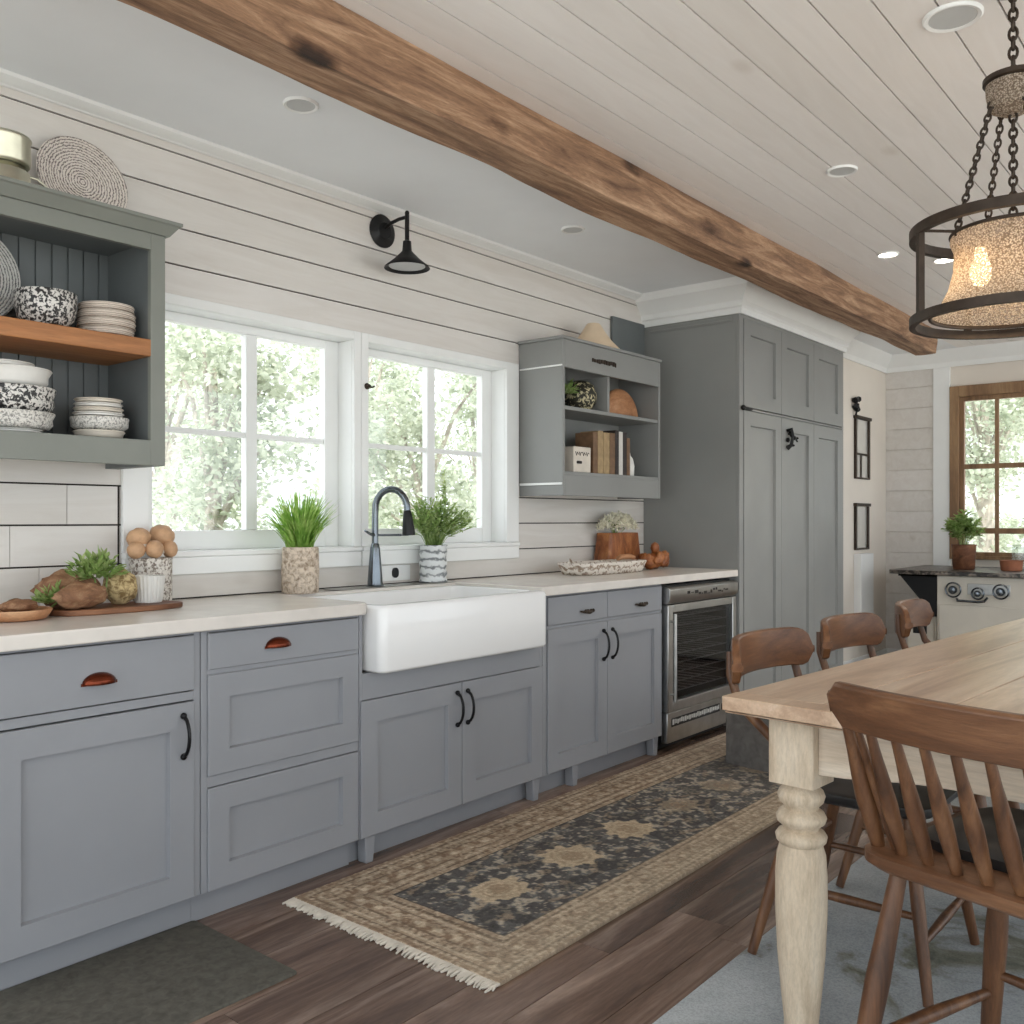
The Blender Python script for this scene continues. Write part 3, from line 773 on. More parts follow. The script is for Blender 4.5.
mb = MB(); mb.rod((.664, 5.055, 1.88), (.668, 5.17, 1.878), .012, .008, 10); mb.ball((.668, 5.06, 1.88), .016, 10, 6); mb.build('hinge', 'black', t)

# ------------------------------------------------------------------ upper wall cabinets
t = thing('wall_cabinet', 'grey-green open wall cabinet at left with beadboard back and wooden middle shelf', 'cabinet', (.16, 1.2, 1.395))
a, b, d_ = .72, 1.605, .31; zt = 2.14; zb = 1.395
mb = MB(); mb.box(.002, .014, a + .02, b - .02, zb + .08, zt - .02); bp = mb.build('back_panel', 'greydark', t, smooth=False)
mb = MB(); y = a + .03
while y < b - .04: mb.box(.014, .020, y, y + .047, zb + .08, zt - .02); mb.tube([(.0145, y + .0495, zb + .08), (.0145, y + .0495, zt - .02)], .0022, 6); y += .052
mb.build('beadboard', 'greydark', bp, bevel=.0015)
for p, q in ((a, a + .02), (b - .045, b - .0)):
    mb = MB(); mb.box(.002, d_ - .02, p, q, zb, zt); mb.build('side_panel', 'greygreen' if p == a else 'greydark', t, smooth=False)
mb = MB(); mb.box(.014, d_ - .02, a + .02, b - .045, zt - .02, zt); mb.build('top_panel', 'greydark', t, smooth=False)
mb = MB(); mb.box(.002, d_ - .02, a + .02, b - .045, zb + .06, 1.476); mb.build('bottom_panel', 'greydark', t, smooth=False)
mb = MB(); mb.box(d_ - .02, d_, b - .05, b, zb, zt); mb.box(d_ - .02, d_, a, a + .05, zb, zt); mb.box(d_ - .02, d_, a + .05, b - .05, 2.088, zt); mb.box(d_ - .02, d_, a + .05, b - .05, zb, 1.476)
mb.build('face_frame', 'greygreen', t, bevel=.0015)
mb = MB(); mb.box(.021, d_ - .001, a + .052, b - .047, 1.745, 1.80); mb.build('shelf', 'shelfwood', t, bevel=.003)
mb = MB()
for i, (o_, z) in enumerate([(0, zt), (.010, zt), (.032, zt + .03), (.040, zt + .034), (.040, zt + .044), (0, zt + .044)]):
    for (x, y) in ((.002, b + o_), (d_ + o_, b + o_), (d_ + o_, a - o_), (.002, a - o_)): mb.v.append(Vector((x, y, z)))
for i in range(5):
    for k in range(3): mb.face(i * 4 + k, i * 4 + k + 1, i * 4 + 5 + k, i * 4 + 4 + k)
mb.face(0, 3, 2, 1); mb.face(20, 21, 22, 23); mb.face(3, 0, 4, 8, 12, 16, 20, 23, 19, 15, 11, 7)
mb.build('cornice', 'greygreen', t, angle=20)
TOPL = zt + .044

t = thing('open_shelf_cabinet', 'small grey open-shelf wall cabinet between the window and the tall cabinet', 'cabinet', (.15, 4.27, 1.34))
a, b, d_ = 3.795, 4.755, .29; zb, zt = 1.345, 2.155
mb = MB(); mb.box(.002, .012, a + .02, b - .02, 1.45, zt - .02); mb.build('back_panel', 'greytall', t, smooth=False)
mb = MB(); mb.box(.002, d_, a, a + .02, 1.40, zt - .012); mb.box(.002, d_, a + .006, a + .02, zb, 1.40)
sp = mb.build('side_panel', 'greytall', t, bevel=.002)
mb = MB(); mb.box(.01, d_ - .002, a - .004, a, 2.005, 2.013); sb_ = MB(); sb_.box(.01, d_ - .002, a - .005, a, 1.40, 1.412); mb.build('bead', 'white', sp, bevel=.001); sb_.build('bead', 'white', sp, bevel=.001)
mb = MB(); mb.box(.002, d_, b - .02, b, zb, zt - .012); mb.build('side_panel', 'greytall', t, bevel=.002)
mb = MB(); mb.box(.002, d_ + .012, a - .012, b + .0, zt - .012, zt + .004); mb.build('top_panel', 'greytall', t, bevel=.003)
mb = MB(); mb.box(.012, d_ - .004, a + .02, b - .02, 1.45, 1.47); mb.build('bottom_panel', 'greytall', t, bevel=.002)
mb = MB(); mb.box(.012, d_ - .006, a + .02, b - .02, 1.786, 1.806); mb.build('shelf', 'greytall', t, bevel=.002)
mb = MB(); mb.box(.012, d_ - .008, 4.215, 4.235, 1.806, 2.0); mb.build('divider', 'greytall', t, bevel=.002)
mb = MB(); mb.box(d_ - .018, d_, a + .02, b - .02, 2.0, zt - .012); tr = mb.build('top_rail', 'greytall', t, bevel=.002)
mb = MB(); rr = random.Random(3); y = 4.055
while y < 4.275: w = rr.uniform(.01, .03); mb.box(d_ + .0002, d_ + .006, y, min(4.28, y + w), 2.062 - rr.uniform(0, .008), 2.074 + rr.uniform(0, .008)); y += w + .005
mb.build('name_plate', 'bronze', tr, bevel=.001)
mb = MB(); mb.box(d_ - .018, d_, a + .02, b - .02, zb, 1.45); mb.build('bottom_rail', 'greytall', t, bevel=.002)
TOPR = zt + .004

# ================================================================== CROCKERY (left cabinet)
def bowl(name, label, c, r, h, mat, group=None, foot_=.6, bulge=1.0, cat='bowl', th=.005, rim=None):
    x, y, z = c
    prof = [(r * foot_ * .9, 0), (r * foot_, .002), (r * (foot_ + (1 - foot_) * .62) * bulge, h * .3), (r * (.93) * bulge, h * .62), (r, h - .003), (r - .002, h), (r - th, h - .002), (r * .88, h * .6), (r * .6, h * .22 + .002), (.004, h * .12 + .003)]
    mb = MB(); mb.lathe([(p, z + q) for p, q in prof], (x, y, 0), 36)
    return one(mb, name, mat, label, cat, group, angle=60)
SB = 1.4765; SW = 1.8005
g = 'stacked crockery on the lower shelf of the left cabinet'
# right stack
bowl('shallow_bowl', 'cream shallow bowl at the bottom of the right-hand stack in the left cabinet', (.2, 1.44, SB), .078, .026, 'creamstone', g, .75)
bowl('bowl', 'speckled grey rounded bowl in the middle of the right-hand stack in the left cabinet', (.2, 1.442, SB + .0265), .088, .042, 'speck_light', g, .8, 1.05)
for k in range(4):
    nm = ['fourth from the top', 'third from the top', 'second from the top', 'topmost'][k]
    bowl('plate', 'thin cream dish, %s of the right-hand stack in the left cabinet' % nm, (.2, 1.438, SB + .069 + k * .0145), .077 - k * .0015, .0142, 'creamstone' if k % 2 else 'whitestone', g, .8, cat='plate')
# left stack
bowl('plate', 'white saucer under the speckled bowls, bottom of the tall stack at the left edge', (.2, 1.175, SB), .085, .012, 'whitestone', g, .8, cat='plate')
bowl('bowl', 'pale speckled bowl low in the tall stack at the left edge', (.2, 1.175, SB + .0125), .118, .05, 'speck_light', g, .85, 1.0)
bowl('bowl', 'black-and-white patterned bowl in the middle of the tall stack at the left edge', (.2, 1.175, SB + .063), .121, .072, 'speck_dark', g, .86, 1.0)
bowl('bowl', 'plain white flared bowl near the top of the tall stack at the left edge', (.2, 1.172, SB + .1355), .112, .055, 'whitestone', g, .8, .97)
bowl('plate', 'small white dish on top of the tall stack at the left edge', (.2, 1.15, SB + .191), .085, .016, 'whitestone', g, .8, cat='plate')
# wooden shelf
bowl('bowl', 'black-and-white speckled round bowl on the wooden shelf', (.2, 1.274, SW), .088, .112, 'speck_dark', None, .6, 1.06)
for k in range(4):
    nm = ['bottom', 'second lowest', 'second highest', 'top'][k]
    bowl('ribbed_bowl', 'beige ribbed bowl, %s one of the stack on the wooden shelf' % nm, (.2, 1.464, SW + k * .0262), .085 + (.004 if k in (1, 2) else 0), .026, 'ribbed', 'beige ribbed bowls stacked on the wooden shelf', .9, 1.03)
# upright plate leaning on the beadboard
def leaning_disc(c, r, lean, mat, name, label, cat, prof=None):
    mb = MB(); prof = prof or [(.003, 0), (r * .6, 0), (r * .75, .006), (r * .96, .014), (r, .016), (r * .985, .021), (r * .74, .014), (r * .6, .008), (.003, .008)]
    mb.lathe(prof, (0, 0, 0), 48, 'x')
    Mx = Matrix.Translation(Vector(c)) @ Matrix.Rotation(-lean, 4, 'Y')
    mb.xform(Mx); return one(mb, name, mat, label, cat, origin=c, angle=60)
leaning_disc((.052, 1.09, SW + .164), .165, math.radians(9), 'plate_rings', 'plate', 'large mottled grey plate standing upright on the wooden shelf, cut by the left edge', 'plate')
leaning_disc((.055, 1.452, TOPL + .150), .151, math.radians(14), 'woven_rings', 'woven_placemat', 'round woven rope placemat leaning on the wall on top of the left cabinet', 'placemat')
t = thing('silver_canister', 'dull silver lidded canister on top of the left cabinet at the left edge', 'canister', (.2, 1.14, TOPL))
cn = (.24, 1.135, 0)
mb = MB(); mb.lathe([(.066, TOPL), (.074, TOPL + .006), (.070, TOPL + .05), (.062, TOPL + .056), (.058, TOPL + .066)], cn, 28); mb.build('base', 'silver', t)
mb = MB(); mb.lathe([(.05, TOPL + .0665), (.070, TOPL + .070), (.074, TOPL + .076), (.072, TOPL + .14), (.076, TOPL + .146), (.072, TOPL + .152), (.01, TOPL + .154)], cn, 28); mb.build('lid', 'silver', t)
mb = MB(); mb.tube([(.24, 1.20, TOPL + .056), (.245, 1.23, TOPL + .052), (.25, 1.255, TOPL + .035), (.25, 1.275, TOPL + .018)], .004, 8); mb.build('handle', 'silver', t)
mb = MB(); mb.lathe([(.03, TOPL), (.032, TOPL + .005), (.03, TOPL + .07), (.033, TOPL + .075), (.028, TOPL + .075), (.026, TOPL + .01), (.004, TOPL + .008)], (.10, 1.275, 0), 22)
one(mb, 'glass_tumbler', 'clear', 'small greenish glass tumbler between the silver canister and the woven placemat', 'glass', angle=60)

# ================================================================== WORKTOP, LEFT GROUP
# serving board
t = thing('serving_board', 'dark rustic wooden serving board under the vegetables on the worktop', 'board', (.22, 1.45, CT))
mb = MB(); pts = []
for i in range(40):
    a = 2 * PI * i / 40; pts.append((.235 + .10 * math.copysign(abs(math.sin(a)) ** .7, math.sin(a)), 1.472 + .215 * math.copysign(abs(math.cos(a)) ** .7, math.cos(a)) + .006 * math.sin(5 * a)))
mb.prism(pts, 'z', CT + .0005, CT + .018); mb.build('board', 'rustic', t, bevel=.004)
BT = CT + .0185
# crock with mushrooms
cy, cx = 1.685, .075
mb = MB(); mb.lathe([(.066, CT), (.07, CT + .004), (.071, CT + .15), (.073, CT + .158), (.068, CT + .16), (.064, CT + .15), (.062, CT + .02), (.004, CT + .015)], (cx, cy, 0), 36)
one(mb, 'storage_crock', 'crock', 'tall patterned white and brown crock holding mushrooms under the left window', 'crock', angle=60)
mb = MB(); mb.lathe([(.04, BT), (.042, BT + .004), (.05, BT + .083), (.052, BT + .088), (.047, BT + .088), (.044, BT + .08), (.037, BT + .012), (.004, BT + .01)], (.215, 1.600, 0), 120, wob=lambda a, h: .03 * math.cos(24 * a))
one(mb, 'ribbed_cup', 'whitestone', 'small white ribbed cup on the serving board, in front of the patterned crock', 'cup', angle=60)
MU = [((.09, 1.632, 1.158), .040, (-.5, -.2, .8), 'upper left'), ((.065, 1.732, 1.165), .044, (.3, .3, .9), 'upper right'), ((.115, 1.610, 1.118), .030, (.9, -.5, .2), 'lower left'),
      ((.13, 1.668, 1.120), .031, (.9, 0, .25), 'lower middle'), ((.10, 1.742, 1.118), .030, (.1, .95, .2), 'lower right')]
for c, r, d, nm in MU:
    d = Vector(d).normalized(); q = Vector((0, 0, 1)).rotation_difference(d).to_matrix()
    t = thing('mushroom', 'brown mushroom, the %s one of the five piled in the patterned crock' % nm, 'mushroom', c, group='brown mushrooms in the patterned crock')
    mb = MB(); mb.ball(c, (r, r, r * .88), 18, 12, jit=.12, rot=q.to_4x4().to_3x3()); mb.build('cap', 'mushroom', t, angle=80)
    mb = MB(); p = Vector(c); mb.tube([p - d * r * .4, p - d * r * 1.1], [r * .42, r * .36], 12); mb.build('stem', 'creamstone', t)
# root vegetables
def lump(name, label, c, r, mat, rz, ry=0, cat='vegetable', jit=.35):
    mb = MB(); R = (Matrix.Rotation(rz, 3, 'Z') @ Matrix.Rotation(ry, 3, 'Y'))
    mb.ball((0, 0, 0), r, 22, 14, jit=jit, rot=R); mb.xform(Matrix.Translation(Vector(c)))
    zmin = min(v.z for v in mb.v)
    return one(mb, name, mat, label, cat, angle=80)
lump('root_vegetable', 'brown rough root vegetable lying in front on the serving board', (.285, 1.345, BT + .040), (.035, .085, .040), 'root', .2)
lump('root_vegetable', 'larger brown root vegetable lying behind on the serving board', (.185, 1.352, BT + .055), (.038, .095, .055), 'root', -.15)
mb = MB(); mb.ball((.215, 1.501, BT + .056), (.052, .055, .056), 22, 14, jit=.15)
one(mb, 'gourd', 'wovenball', 'tan mottled round gourd beside the white ribbed cup', 'gourd', angle=80)
def leafy(mb, c, n, R, L, W, up=.5, seed=1):
    rr = random.Random(seed); c = Vector(c)
    for _ in range(n):
        d = Vector((rr.gauss(0, 1), rr.gauss(0, 1), abs(rr.gauss(0, 1)) * up + .1)).normalized()
        p = c + Vector((d.x * R[0], d.y * R[1], d.z * R[2])) * rr.uniform(.3, 1)
        mb.leaf(p, (d + Vector((rr.uniform(-.6, .6), rr.uniform(-.6, .6), rr.uniform(-.2, .6)))), Vector((rr.uniform(-.4, .4), rr.uniform(-.4, .4), 1)), L * rr.uniform(.6, 1.2), W * rr.uniform(.7, 1.2))
mb = MB(); leafy(mb, (.235, 1.415, BT + .085), 260, (.045, .085, .075), .036, .018, .9, 2)
mb.tube([(.26, 1.43, BT + .03), (.25, 1.44, BT + .08), (.24, 1.45, BT + .12)], .003, 6); mb.tube([(.26, 1.41, BT + .03), (.25, 1.40, BT + .09)], .003, 6)
one(mb, 'herb_bunch', 'leaf', 'fresh green herb bunch laid over the root vegetables', 'herbs', smooth=False)
mb = MB(); leafy(mb, (.235, 1.285, CT + .035), 120, (.03, .06, .045), .03, .016, .9, 5)
mb.tube([(.24, 1.25, CT + .006), (.235, 1.28, CT + .03), (.235, 1.31, CT + .05)], .003, 6)
one(mb, 'herb_sprig', 'leaf', 'small green sprig between the wooden dish and the root vegetables', 'herbs', smooth=False)
t = thing('wooden_dish', 'shallow wooden dish at the left edge of the worktop', 'dish', (.26, 1.15, CT))
mb = MB(); mb.lathe([(.07, CT), (.09, CT + .004), (.105, CT + .028), (.103, CT + .032), (.085, CT + .014), (.004, CT + .010)], (.27, 1.15, 0), 36, wob=lambda a, h: .03 * math.sin(3 * a)); mb.build('dish', 'bread', t, angle=60)
lump('root_vegetable', 'small brown root vegetable lying in the shallow wooden dish', (.26, 1.17, CT + .038), (.03, .055, .020), 'root', .1)

# ================================================================== PLANTS ON WORKTOP
t = thing('potted_grass', 'green ornamental grass in a rough bark-textured pot under the left window', 'plant', (.10, 2.305, CT))
mb = MB(); mb.lathe([(.066, CT), (.072, CT + .006), (.073, CT + .09), (.071, CT + .178), (.068, CT + .183), (.062, CT + .178), (.06, CT + .16), (.004, CT + .16)], (.10, 2.305, 0), 40, wob=lambda a, h: .02 * math.sin(7 * a + h * 40))
mb.build('pot', 'bark', t, angle=60)
mb = MB(); rr = random.Random(4); c = Vector((.10, 2.305, CT + .155))
for i in range(480):
    a = rr.uniform(0, 2 * PI); s0 = rr.uniform(0, .05); sp = rr.uniform(.1, 1) ** .8
    L = rr.uniform(.17, .30); w = rr.uniform(.0025, .005)
    dirv = Vector((math.cos(a) * .75, math.sin(a), 0)); side = Vector((-math.sin(a), math.cos(a), 0))
    if rr.random() < .5: side = Vector((rr.uniform(-1, 1), rr.uniform(-1, 1), 0)).normalized()
    pts = []
    for k in range(5):
        tt = k / 4; pts.append(c + dirv * (s0 + sp * .165 * tt ** 1.5) + Vector((0, 0, L * (tt - .28 * sp * tt * tt))))
    o0 = len(mb.v)
    for k, p in enumerate(pts):
        p = Vector((max(p.x, .012), p.y, p.z))
        ww = w * (1 - (k / 4) ** 2) + .0003; mb.v += [p - side * ww, p + side * ww]
    for k in range(4): mb.face(o0 + 2 * k, o0 + 2 * k + 1, o0 + 2 * k + 3, o0 + 2 * k + 2)
mb.build('grass_blades', 'grass', t, smooth=False)

def herb(t, c, H, Rr, n, leafL, leafW, seed, xmin=None, droop=.2):
    rr = random.Random(seed); c = Vector(c); mb = MB(); ms = MB()
    for i in range(n):
        a = rr.uniform(0, 2 * PI); sp = math.sqrt(rr.random()); h = H * (1 - .45 * sp * sp) * rr.uniform(.75, 1.1)
        top = c + Vector((math.cos(a) * Rr * sp, math.sin(a) * Rr * sp, h)); midp = c + Vector((math.cos(a) * Rr * sp * .35, math.sin(a) * Rr * sp * .35, h * .55))
        if xmin is not None: top.x = max(top.x, xmin)
        ms.tube([c + Vector((math.cos(a) * .02, math.sin(a) * .02, -.01)), midp, top], .0014, 5)
        for k in range(9):
            tt = .35 + .65 * k / 8; p = (midp.lerp(top, (tt - .35) / .65))
            d = Vector((math.cos(a + rr.uniform(-1.6, 1.6)), math.sin(a + rr.uniform(-1.6, 1.6)), rr.uniform(-droop, .9)))
            if xmin is not None and p.x + d.x * leafL < xmin: d.x = abs(d.x)
            mb.leaf(p, d, Vector((0, 0, 1)), leafL * rr.uniform(.6, 1.15), leafW * rr.uniform(.7, 1.1))
    ms.build('stems', 'leaf', t); mb.build('foliage', 'leaf', t, smooth=False)
t = thing('potted_herb', 'bushy small-leaved herb in a grey wrapped metal vase behind the sink', 'plant', (.095, 3.06, PLT))
mb = MB(); mb.lathe([(.055, PLT), (.058, PLT + .005), (.052, PLT + .02), (.057, PLT + .04), (.051, PLT + .06), (.057, PLT + .085), (.051, PLT + .11), (.057, PLT + .135), (.053, PLT + .16), (.058, PLT + .17), (.052, PLT + .17), (.05, PLT + .15), (.004, PLT + .15)], (.095, 3.06, 0), 36)
for v in mb.v: v.x = .095 + (v.x - .095) * 1.1; v.y = 3.06 + (v.y - 3.06) * 1.2
mb.build('vase', 'galv', t, angle=60)
herb(t, (.095, 3.06, PLT + .15), .23, .19, 120, .042, .016, 8, .012)
rr = random.Random(9); mb = MB(); pts = [(.09, 3.10, PLT + .15), (.085, 3.15, PLT + .30), (.08, 3.16, PLT + .42), (.075, 3.15, PLT + .52)]
mb.tube(pts, [.003, .0025, .002, .001], 6)
for k in range(70):
    tt = rr.uniform(.35, 1); p = Vector(pts[1]).lerp(Vector(pts[3]), (tt - .35) / .65); mb.leaf(p, Vector((rr.uniform(-1, 1), rr.uniform(-1, 1), rr.uniform(-.2, 1))), Vector((0, 0, 1)), .03 * (1.3 - tt * .6), .012)
mb.build('tall_sprig', 'leaf', t, smooth=False)

# ================================================================== WORKTOP, RIGHT GROUP
t = thing('wooden_tray', 'long whitewashed wooden tray at the right end of the worktop', 'tray', (.25, 4.22, CT))
mb = MB(); c = (.25, 4.22)
def tr_(w, l, z, r=.05): return (c[0] - w, c[0] + w, c[1] - l, c[1] + l, z, r)
mb.loft([tr_(.085, .27, CT, .06), tr_(.095, .29, CT + .004, .065), tr_(.112, .325, CT + .06, .08), tr_(.110, .323, CT + .065, .08), tr_(.10, .312, CT + .063, .07), tr_(.085, .28, CT + .018, .06), tr_(.08, .275, CT + .014, .06)], .05, 6)
mb.build('tray_body', 'whitewash', t, angle=60)
mb = MB(); mb.tube([(.25, 3.93, CT + .062), (.25, 3.915, CT + .085), (.25, 3.90, CT + .062)], .006, 8)
mb.build('handle', 'whitewash', t)
# carved wooden box with flowers
t = thing('wooden_vase', 'square amber wooden vase holding white blossom behind the tray', 'vase', (.075, 4.60, CT))
mb = MB(); q = (.075, 4.63)
def bx_(w, l, z, r=.01): return (q[0] - w, q[0] + w, q[1] - l, q[1] + l, z, r)
mb.loft([bx_(.05, .17, CT), bx_(.055, .18, CT + .01), bx_(.058, .17, CT + .09, .02), bx_(.055, .155, CT + .19, .02), bx_(.05, .15, CT + .215), bx_(.045, .145, CT + .215), bx_(.045, .14, CT + .18)], .01)
mb.build('vase_body', 'amber', t, angle=50)
mb = MB(); rr = random.Random(12); 
for k in range(12): mb.tube([(.075, 4.60, CT + .18), (.08 + rr.uniform(-.02, .03), 4.60 + rr.uniform(-.06, .06), CT + .24), (.09 + rr.uniform(-.04, .05), 4.60 + rr.uniform(-.14, .14), CT + .29)], .002, 5)
mb.build('stems', 'leaf', t)
mb = MB()
for k in range(900):
    a = rr.uniform(0, 2 * PI); s_ = math.sqrt(rr.random()); p = Vector((.095 + .07 * s_ * math.cos(a), 4.60 + .185 * s_ * math.sin(a), CT + .31 - .07 * s_ * s_ + rr.uniform(-.022, .022)))
    mb.leaf(p, Vector((rr.uniform(-1, 1), rr.uniform(-1, 1), rr.uniform(0, 1))), Vector((0, 0, 1)), .024, .014)
mb.build('blossom', 'flower', t, smooth=False)
# knobbly carved wood ornament
mb = MB(); rr = random.Random(21)
mb.ball((.25, 4.73, CT + .045), (.055, .085, .045), 20, 12, jit=.3)
for k in range(30):
    a = rr.uniform(0, 2 * PI); mb.ball((.25 + .045 * math.cos(a), 4.75 + .10 * math.sin(a), CT + rr.uniform(.035, .085)), rr.uniform(.016, .03), 12, 8, jit=.4)
mb.ball((.25, 4.76, CT + .125), (.024, .03, .034), 12, 8, jit=.3)
for v in mb.v: v.z = max(v.z, CT + .0005)
one(mb, 'root_ornament', 'amber', 'knobbly brown burl wood ornament beside the white tray', 'ornament', angle=80)
mb = MB(); mb.tube([(.25, 4.36, CT + .075), (.25, 4.40, CT + .083), (.25, 4.48, CT + .083), (.25, 4.53, CT + .075)], [.012, .016, .016, .012], 10)
for v in mb.v: v.z -= .0
one(mb, 'rolling_pin', 'bread', 'short wooden roller resting across the rim of the white tray', 'roller')

# ================================================================== RIGHT OPEN SHELF ITEMS
S1 = 1.8065; S0 = 1.4705
mb = MB(); mb.lathe([(.05, S1), (.06, S1 + .004), (.088, S1 + .05), (.092, S1 + .09), (.075, S1 + .14), (.05, S1 + .158), (.045, S1 + .16), (.05, S1 + .15), (.07, S1 + .12), (.07, S1 + .03), (.004, S1 + .02)], (.17, 4.113, 0), 28)
one(mb, 'round_vase', 'moss', 'round dark speckled wicker vase in the left upper compartment of the small shelf cabinet', 'vase', angle=60)
mb = MB(); leafy(mb, (.2, 3.945, S1 + .075), 110, (.05, .055, .075), .035, .02, .3, 15)
for v in mb.v: v.z = max(v.z, S1 + .001); v.y = max(v.y, 3.818)
one(mb, 'trailing_greenery', 'leaf', 'dark green foliage tucked left of the round speckled vase', 'foliage', smooth=False)
mb = MB(); n = 28; prof = []
mb.ball((0, 0, 0), (.05, .185, .172), 28, 16, zmin=0)
mb.xform(Matrix.Translation((.15, 4.535, S1)) @ Matrix.Rotation(.0, 4, 'X'))
for v in mb.v: v.z = S1 + (v.z - S1) * 1.0
one(mb, 'wooden_dome', 'bread', 'brown half-round grained wooden piece standing in the right upper compartment', 'ornament', angle=60)
# books
books = [(4.14, .042, .225, 'book_brown', 'brown-spined book standing first in the row'), (4.186, .05, .235, 'book_tan', 'tan cloth book, second in the row, pale spine'), (4.24, .058, .23, 'book_tan', 'thick tan book in the middle with mottled spine'),
         (4.302, .05, .232, 'book_brown', 'worn brown book just left of the dark thin book'), (4.356, .034, .25, 'book_dark', 'dark tall book left of the narrow white-spined one'),
         (4.394, .038, .245, 'book_white', 'narrow white-spined book near the right of the row'), (4.436, .036, .245, 'book_dark', 'dark book right of the white-spined one'), (4.476, .03, .215, 'book_brown', 'short dark-brown book at the right end of the row')]
for y, w, h, mt, lb in books:
    t = thing('book', lb, 'book', (.18, y + w / 2, S0), group='old books on the lower shelf of the small cabinet')
    mb = MB(); mb.box(.12, .235, y, y + .003, S0, S0 + h); mb.box(.12, .235, y + w - .003, y + w, S0, S0 + h); mb.box(.2352, .239, y, y + w, S0, S0 + h)
    for z in (.03, .05, h - .05, h - .03): mb.box(.2391, .2405, y + .002, y + w - .002, S0 + z, S0 + z + .004)
    mb.build('cover', mt, t, bevel=.001)
    mb = MB(); mb.box(.122, .235, y + .0035, y + w - .0035, S0 + .004, S0 + h - .004); mb.build('pages', 'page', t, smooth=False)
t = thing('small_sign_box', 'little cream box with dark scribbled lettering, left of the books', 'box', (.23, 4.0, S0))
mb = MB(); mb.box(.20, .262, 3.93, 4.085, S0, S0 + .135); mb.build('box_body', 'creamstone', t, bevel=.004)
mb = MB()
pts = []
rr = random.Random(8); y = 3.945
for k in range(4):
    z = S0 + .10; mb.tube([(.2626, y, z + .008), (.2626, y + .008, z - .012), (.2626, y + .016, z + .006), (.2626, y + .026, z - .010 + rr.uniform(0, .015))], .0022, 5); y += .032
mb.build('lettering', 'ink', t)
mb = MB(); mb.loft([(3.955, 4.0, S0 + .045, S0 + .06, .2622, .006), (3.955, 4.0, S0 + .045, S0 + .06, .265, .006)], .006)
for i in range(len(mb.v)): v = mb.v[i]; mb.v[i] = Vector((v.z, v.x, v.y))
mb.build('knob', 'ink', t)
mb = MB(); mb.lathe([(.028, S0), (.032, S0 + .004), (.034, S0 + .06), (.026, S0 + .10), (.012, S0 + .12), (.010, S0 + .135), (.002, S0 + .137)], (.20, 4.552, 0), 22)
one(mb, 'white_bottle', 'whitestone', 'small pale stoneware bottle at the right end of the books', 'bottle', angle=60)
# lampshade on top
t = thing('cream_lampshade', 'flared cream lampshade sitting on top of the small shelf cabinet', 'lampshade', (.15, 4.29, TOPR))
mb = MB(); mb.lathe([(.175, TOPR), (.178, TOPR + .004), (.12, TOPR + .06), (.075, TOPR + .12), (.045, TOPR + .165), (.042, TOPR + .168), (.04, TOPR + .163), (.07, TOPR + .115), (.115, TOPR + .055), (.17, TOPR + .001)], (.18, 4.29, 0), 36)
for v in mb.v: v.x = max(v.x, .006)
for v in mb.v: v.x = .15 + (v.x - .18) * .85; v.y = 4.27 + (v.y - 4.29) * .85; v.z = TOPR + (v.z - TOPR) * .9
mb.build('shade', 'shade_cream', t, angle=60)
mb = MB(); mb.lathe([(.01, TOPR + .164), (.04, TOPR + .164), (.04, TOPR + .169), (.01, TOPR + .17)], (.18, 4.29, 0), 24); 
for v in mb.v: v.x = .15 + (v.x - .18) * .85; v.y = 4.27 + (v.y - 4.29) * .85; v.z = TOPR + (v.z - TOPR) * .9
mb.build('top_ring', 'shade_cream', t)
mb = MB(); mb.box(.003, .02, 4.66, 5.02, TOPR + .002, 2.44)
mb.prism([(4.66, 2.44), (5.02, 2.44), (5.02, 2.445)], 'x', .003, .02)
one(mb, 'slate_board', 'greydark', 'slate-grey board against the wall above the small shelf cabinet', 'board', bevel=.002)

# ================================================================== WALL SCONCE
t = thing('wall_sconce', 'black barn-style wall lamp above the sink windows', 'lamp', (0, 2.83, 2.5))
sy, sz = 2.828, 2.511
mb = MB(); mb.lathe([(.072, .0005), (.074, .008), (.067, .014), (.04, .018), (.036, .024), (.014, .026)], (0, sy, sz), 32, 'x'); mb.build('wall_plate', 'black', t, angle=50)
mb = MB(); mb.tube([(.02, sy, sz + .01), (.06, sy + .002, sz + .026), (.11, sy + .004, sz + .034), (.158, sy + .006, sz + .034)], .008, 10); mb.tube([(.158, sy + .006, sz + .052), (.158, sy + .006, sz - .07)], .010, 12); mb.ball((.158, sy + .006, sz + .052), .0105, 10, 6)
mb.build('arm', 'black', t)
mb = MB(); zc = sz - .07; c = (.158, sy + .006, 0)
mb.lathe([(.012, zc), (.018, zc - .003), (.021, zc - .045), (.03, zc - .055), (.06, zc - .085), (.098, zc - .115), (.10, zc - .121), (.096, zc - .118), (.056, zc - .088), (.025, zc - .06), (.004, zc - .055)], c, 36); mb.build('shade', 'black', t, angle=50)
mb = MB(); mb.lathe([(.004, zc - .118), (.05, zc - .114), (.08, zc - .1115), (.05, zc - .108), (.004, zc - .106)], c, 28); mb.build('lens', 'lens', t)

